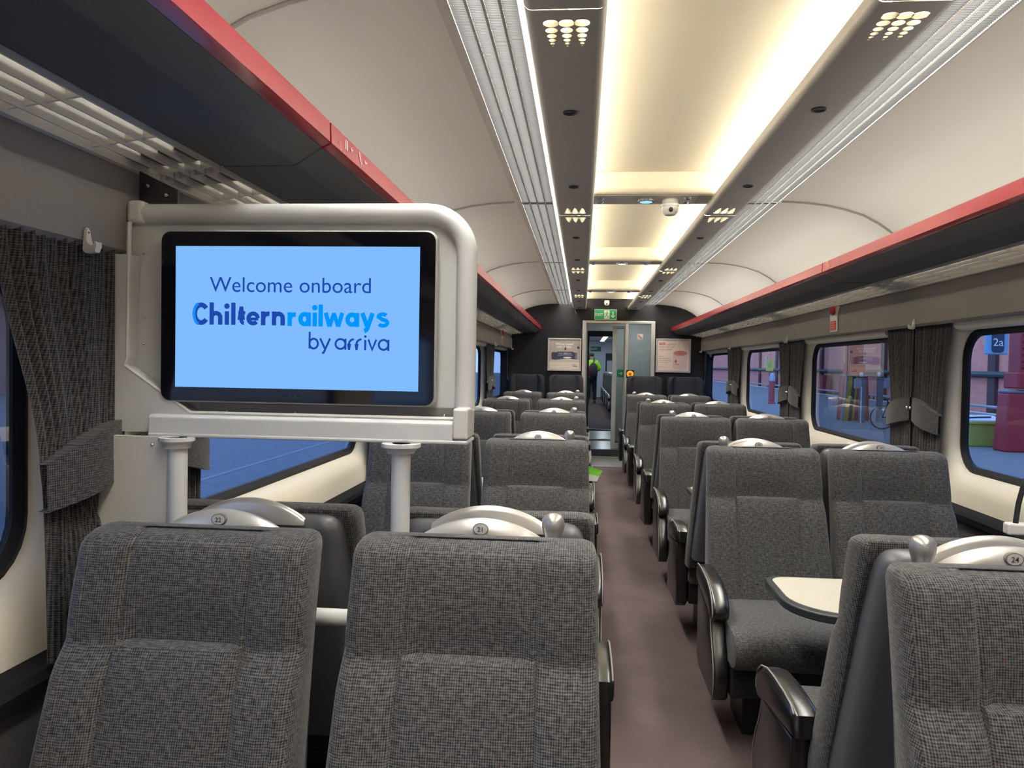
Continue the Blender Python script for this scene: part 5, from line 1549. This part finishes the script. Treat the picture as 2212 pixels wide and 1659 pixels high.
# grit bin
t = thing('grit_bin', 'yellow grit bin with pale lid on the platform', 'bin', (8.05, 17.35, G))
YB = mat('bin_yellow', (0.42, 0.45, 0.10), 0.55, noise=0.08, nscale=6)
part('tub', MB().loft([[(7.72, 17.12, G), (8.42, 17.12, G), (8.42, 17.57, G), (7.72, 17.57, G)], [(7.67, 17.08, 0.34), (8.47, 17.08, 0.34), (8.47, 17.62, 0.34), (7.67, 17.62, 0.34)]], True, True, True), YB, t, 0, bevel=0.02)
part('rim', MB().box(7.65, 8.49, 17.04, 17.64, 0.33, 0.385), YB, t, 0, bevel=0.01)
part('lid', MB().prism([(17.06, 0.385), (17.06, 0.41), (17.37, 0.50), (17.64, 0.50), (17.64, 0.385)], 'x', 7.67, 8.47), mat('bin_lid', (0.52, 0.60, 0.68), 0.3), t, 0)
part('lid_strap', MB().tube([(7.8, 17.17, 0.452), (8.05, 17.22, 0.468), (8.35, 17.25, 0.476)], 0.018, 6), BLACK, t)

# bicycle (parked, wheels in the x direction)
t = thing('bicycle', 'dark bicycle parked on the platform beside the grey post', 'bicycle', (7.9, 21.25, G))
BK = mat('bike_black', (0.012, 0.014, 0.02), 0.4)
BY = 21.25
def wheel(cx, nm):
    w = part('wheel', MB().tube([(cx + 0.30 * math.cos(a), BY, G + 0.33 + 0.30 * math.sin(a)) for a in [2 * PI * i / 28 for i in range(28)]], 0.019, 8, 0, True), BK, t)
    sp = MB()
    for q in range(12):
        a = PI * q / 12
        sp.tube([(cx + 0.29 * math.cos(a), BY, G + 0.33 + 0.29 * math.sin(a)), (cx - 0.29 * math.cos(a), BY, G + 0.33 - 0.29 * math.sin(a))], 0.002, 4)
    part('spokes', sp, CHROME, w)
wheel(7.62, 'a'); wheel(8.62, 'b')
fr = MB()
zb = G + 0.33
for a, c in (((7.62, zb), (7.86, zb + 0.02)), ((7.62, zb), (7.76, zb + 0.40)), ((7.86, zb - 0.02), (7.74, zb + 0.48)), ((7.86, zb), (8.36, zb + 0.36)), ((7.76, zb + 0.40), (8.34, zb + 0.45)), ((8.33, zb + 0.50), (8.62, zb))):
    fr.tube([(a[0], BY, a[1]), (c[0], BY, c[1])], 0.017, 8)
part('bike_frame', fr, BK, t)
part('saddle', MB().ball((7.72, BY, zb + 0.50), (0.12, 0.06, 0.025), 12), BK, t)
part('handlebar', MB().tube([(8.44, BY - 0.25, zb + 0.52), (8.34, BY - 0.20, zb + 0.56), (8.32, BY, zb + 0.56), (8.34, BY + 0.20, zb + 0.56), (8.44, BY + 0.25, zb + 0.52)], 0.014, 8), BK, t)
part('crank', MB().lathe([(0.0, -0.01), (0.08, -0.01), (0.08, 0.01), (0, 0.01)], (7.86, BY - 0.03, zb), 18, 0, 'y'), BK, t)
part('kick_stand', MB().tube([(7.82, BY, zb - 0.02), (7.86, BY - 0.18, G + 0.01)], 0.010, 6), BK, t)

# bollard with yellow notice
t = thing('bollard', 'red bollard with white top on the platform', 'bollard', (8.235, 35.8, G))
part('red_body', MB().lathe([(0.0, G), (0.16, G), (0.16, G + 0.06), (0.125, G + 0.08), (0.115, 0.87), (0, 0.87)], (8.235, 35.8, 0), 18), mat('bollard_red', (0.48, 0.09, 0.09), 0.5), t, 40)
part('white_top', MB().lathe([(0.0, 0.87), (0.13, 0.87), (0.125, 1.05), (0.09, 1.20), (0.0, 1.24)], (8.235, 35.8, 0), 18), mat('bollard_white', (0.42, 0.50, 0.62), 0.5), t, 40)
t = thing('yellow_notice', 'yellow notice board on a pole behind the red bollard', 'sign', (8.24, 36.3, G))
part('notice_board', MB().prism([(8.07, 1.33), (8.38, 1.33), (8.44, 1.84), (8.08, 1.84)], 'y', 36.28, 36.31), mat('notice_yellow', (0.60, 0.58, 0.12), 0.5), t, 0)
b = MB(); put_text(b, '85', (8.24, 36.275, 1.52), height=0.12)
part('lettering', b, mat('notice_grey', (0.30, 0.38, 0.32), 0.5), t, 0)
part('pole', MB().tube([(8.24, 36.34, G), (8.24, 36.34, 1.8)], 0.025, 8), mat('post_grey', (0.13, 0.15, 0.18), 0.6), t)
t = thing('paper_notice', 'cream paper notices fixed on the pink brick wall', 'notice', (16.9, 60, 1.5), 'paper notices on the brick wall')
part('sheet', MB().box(16.93, 16.99, 60.2, 61.4, 1.2, 2.6), mat('paper_cream', (0.60, 0.48, 0.36), 0.7), t, 0)
t2 = dup(t, (16.9, 49.0, 1.35)); t2['label'] = 'cream paper notice on the brick wall behind the red column'
t['label'] = 'tall cream paper notice on the brick wall behind the bollard'
t3 = dup(t, (16.9, 74.0, 1.5)); t3['label'] = 'cream paper notice on the brick wall seen through the last window'
# red box by the wall
tag(part('red_box', MB().box(16.3, 16.8, 55.2, 56.2, G - 0.25, 1.05), mat('redbox', (0.38, 0.05, 0.07), 0.6), None, 0), 'dark red box standing at the foot of the brick wall', 'box')

# ------------------------------------------------------------------ outside: screen side
b = MB().box(-40, -1.75, -25, 140, G - 0.3, G)
struct('yard_pavement', b, mat('yard_paving', (0.080, 0.106, 0.150), 0.8, noise=0.35, nscale=9, bump=0.3), 'blue-grey paved yard outside the windows, screen side', 'pavement', 0)
b = MB().box(-5.30, -5.20, -25, 140, G, G + 0.004)
struct('yard_line', b, mat('line_pale', (0.125, 0.16, 0.215), 0.8), 'pale painted line along the paved yard', 'pavement marking', 0)
t = thing('yard_building', 'low dark brick building across the yard, screen side', 'building', (-24, 45, G))
part('building_wall', MB().box(-30, -24, -20, 130, G, 3.6), brick_mat('far_brick', (0.34, 0.18, 0.17), (0.28, 0.14, 0.14), (0.25, 0.18, 0.17), 1.6), t, 0)
part('roof', MB().prism([(-23.6, 3.6), (-27, 5.0), (-30.4, 3.6)], 'y', -20, 130), mat('slate', (0.06, 0.07, 0.09), 0.7), t, 0)
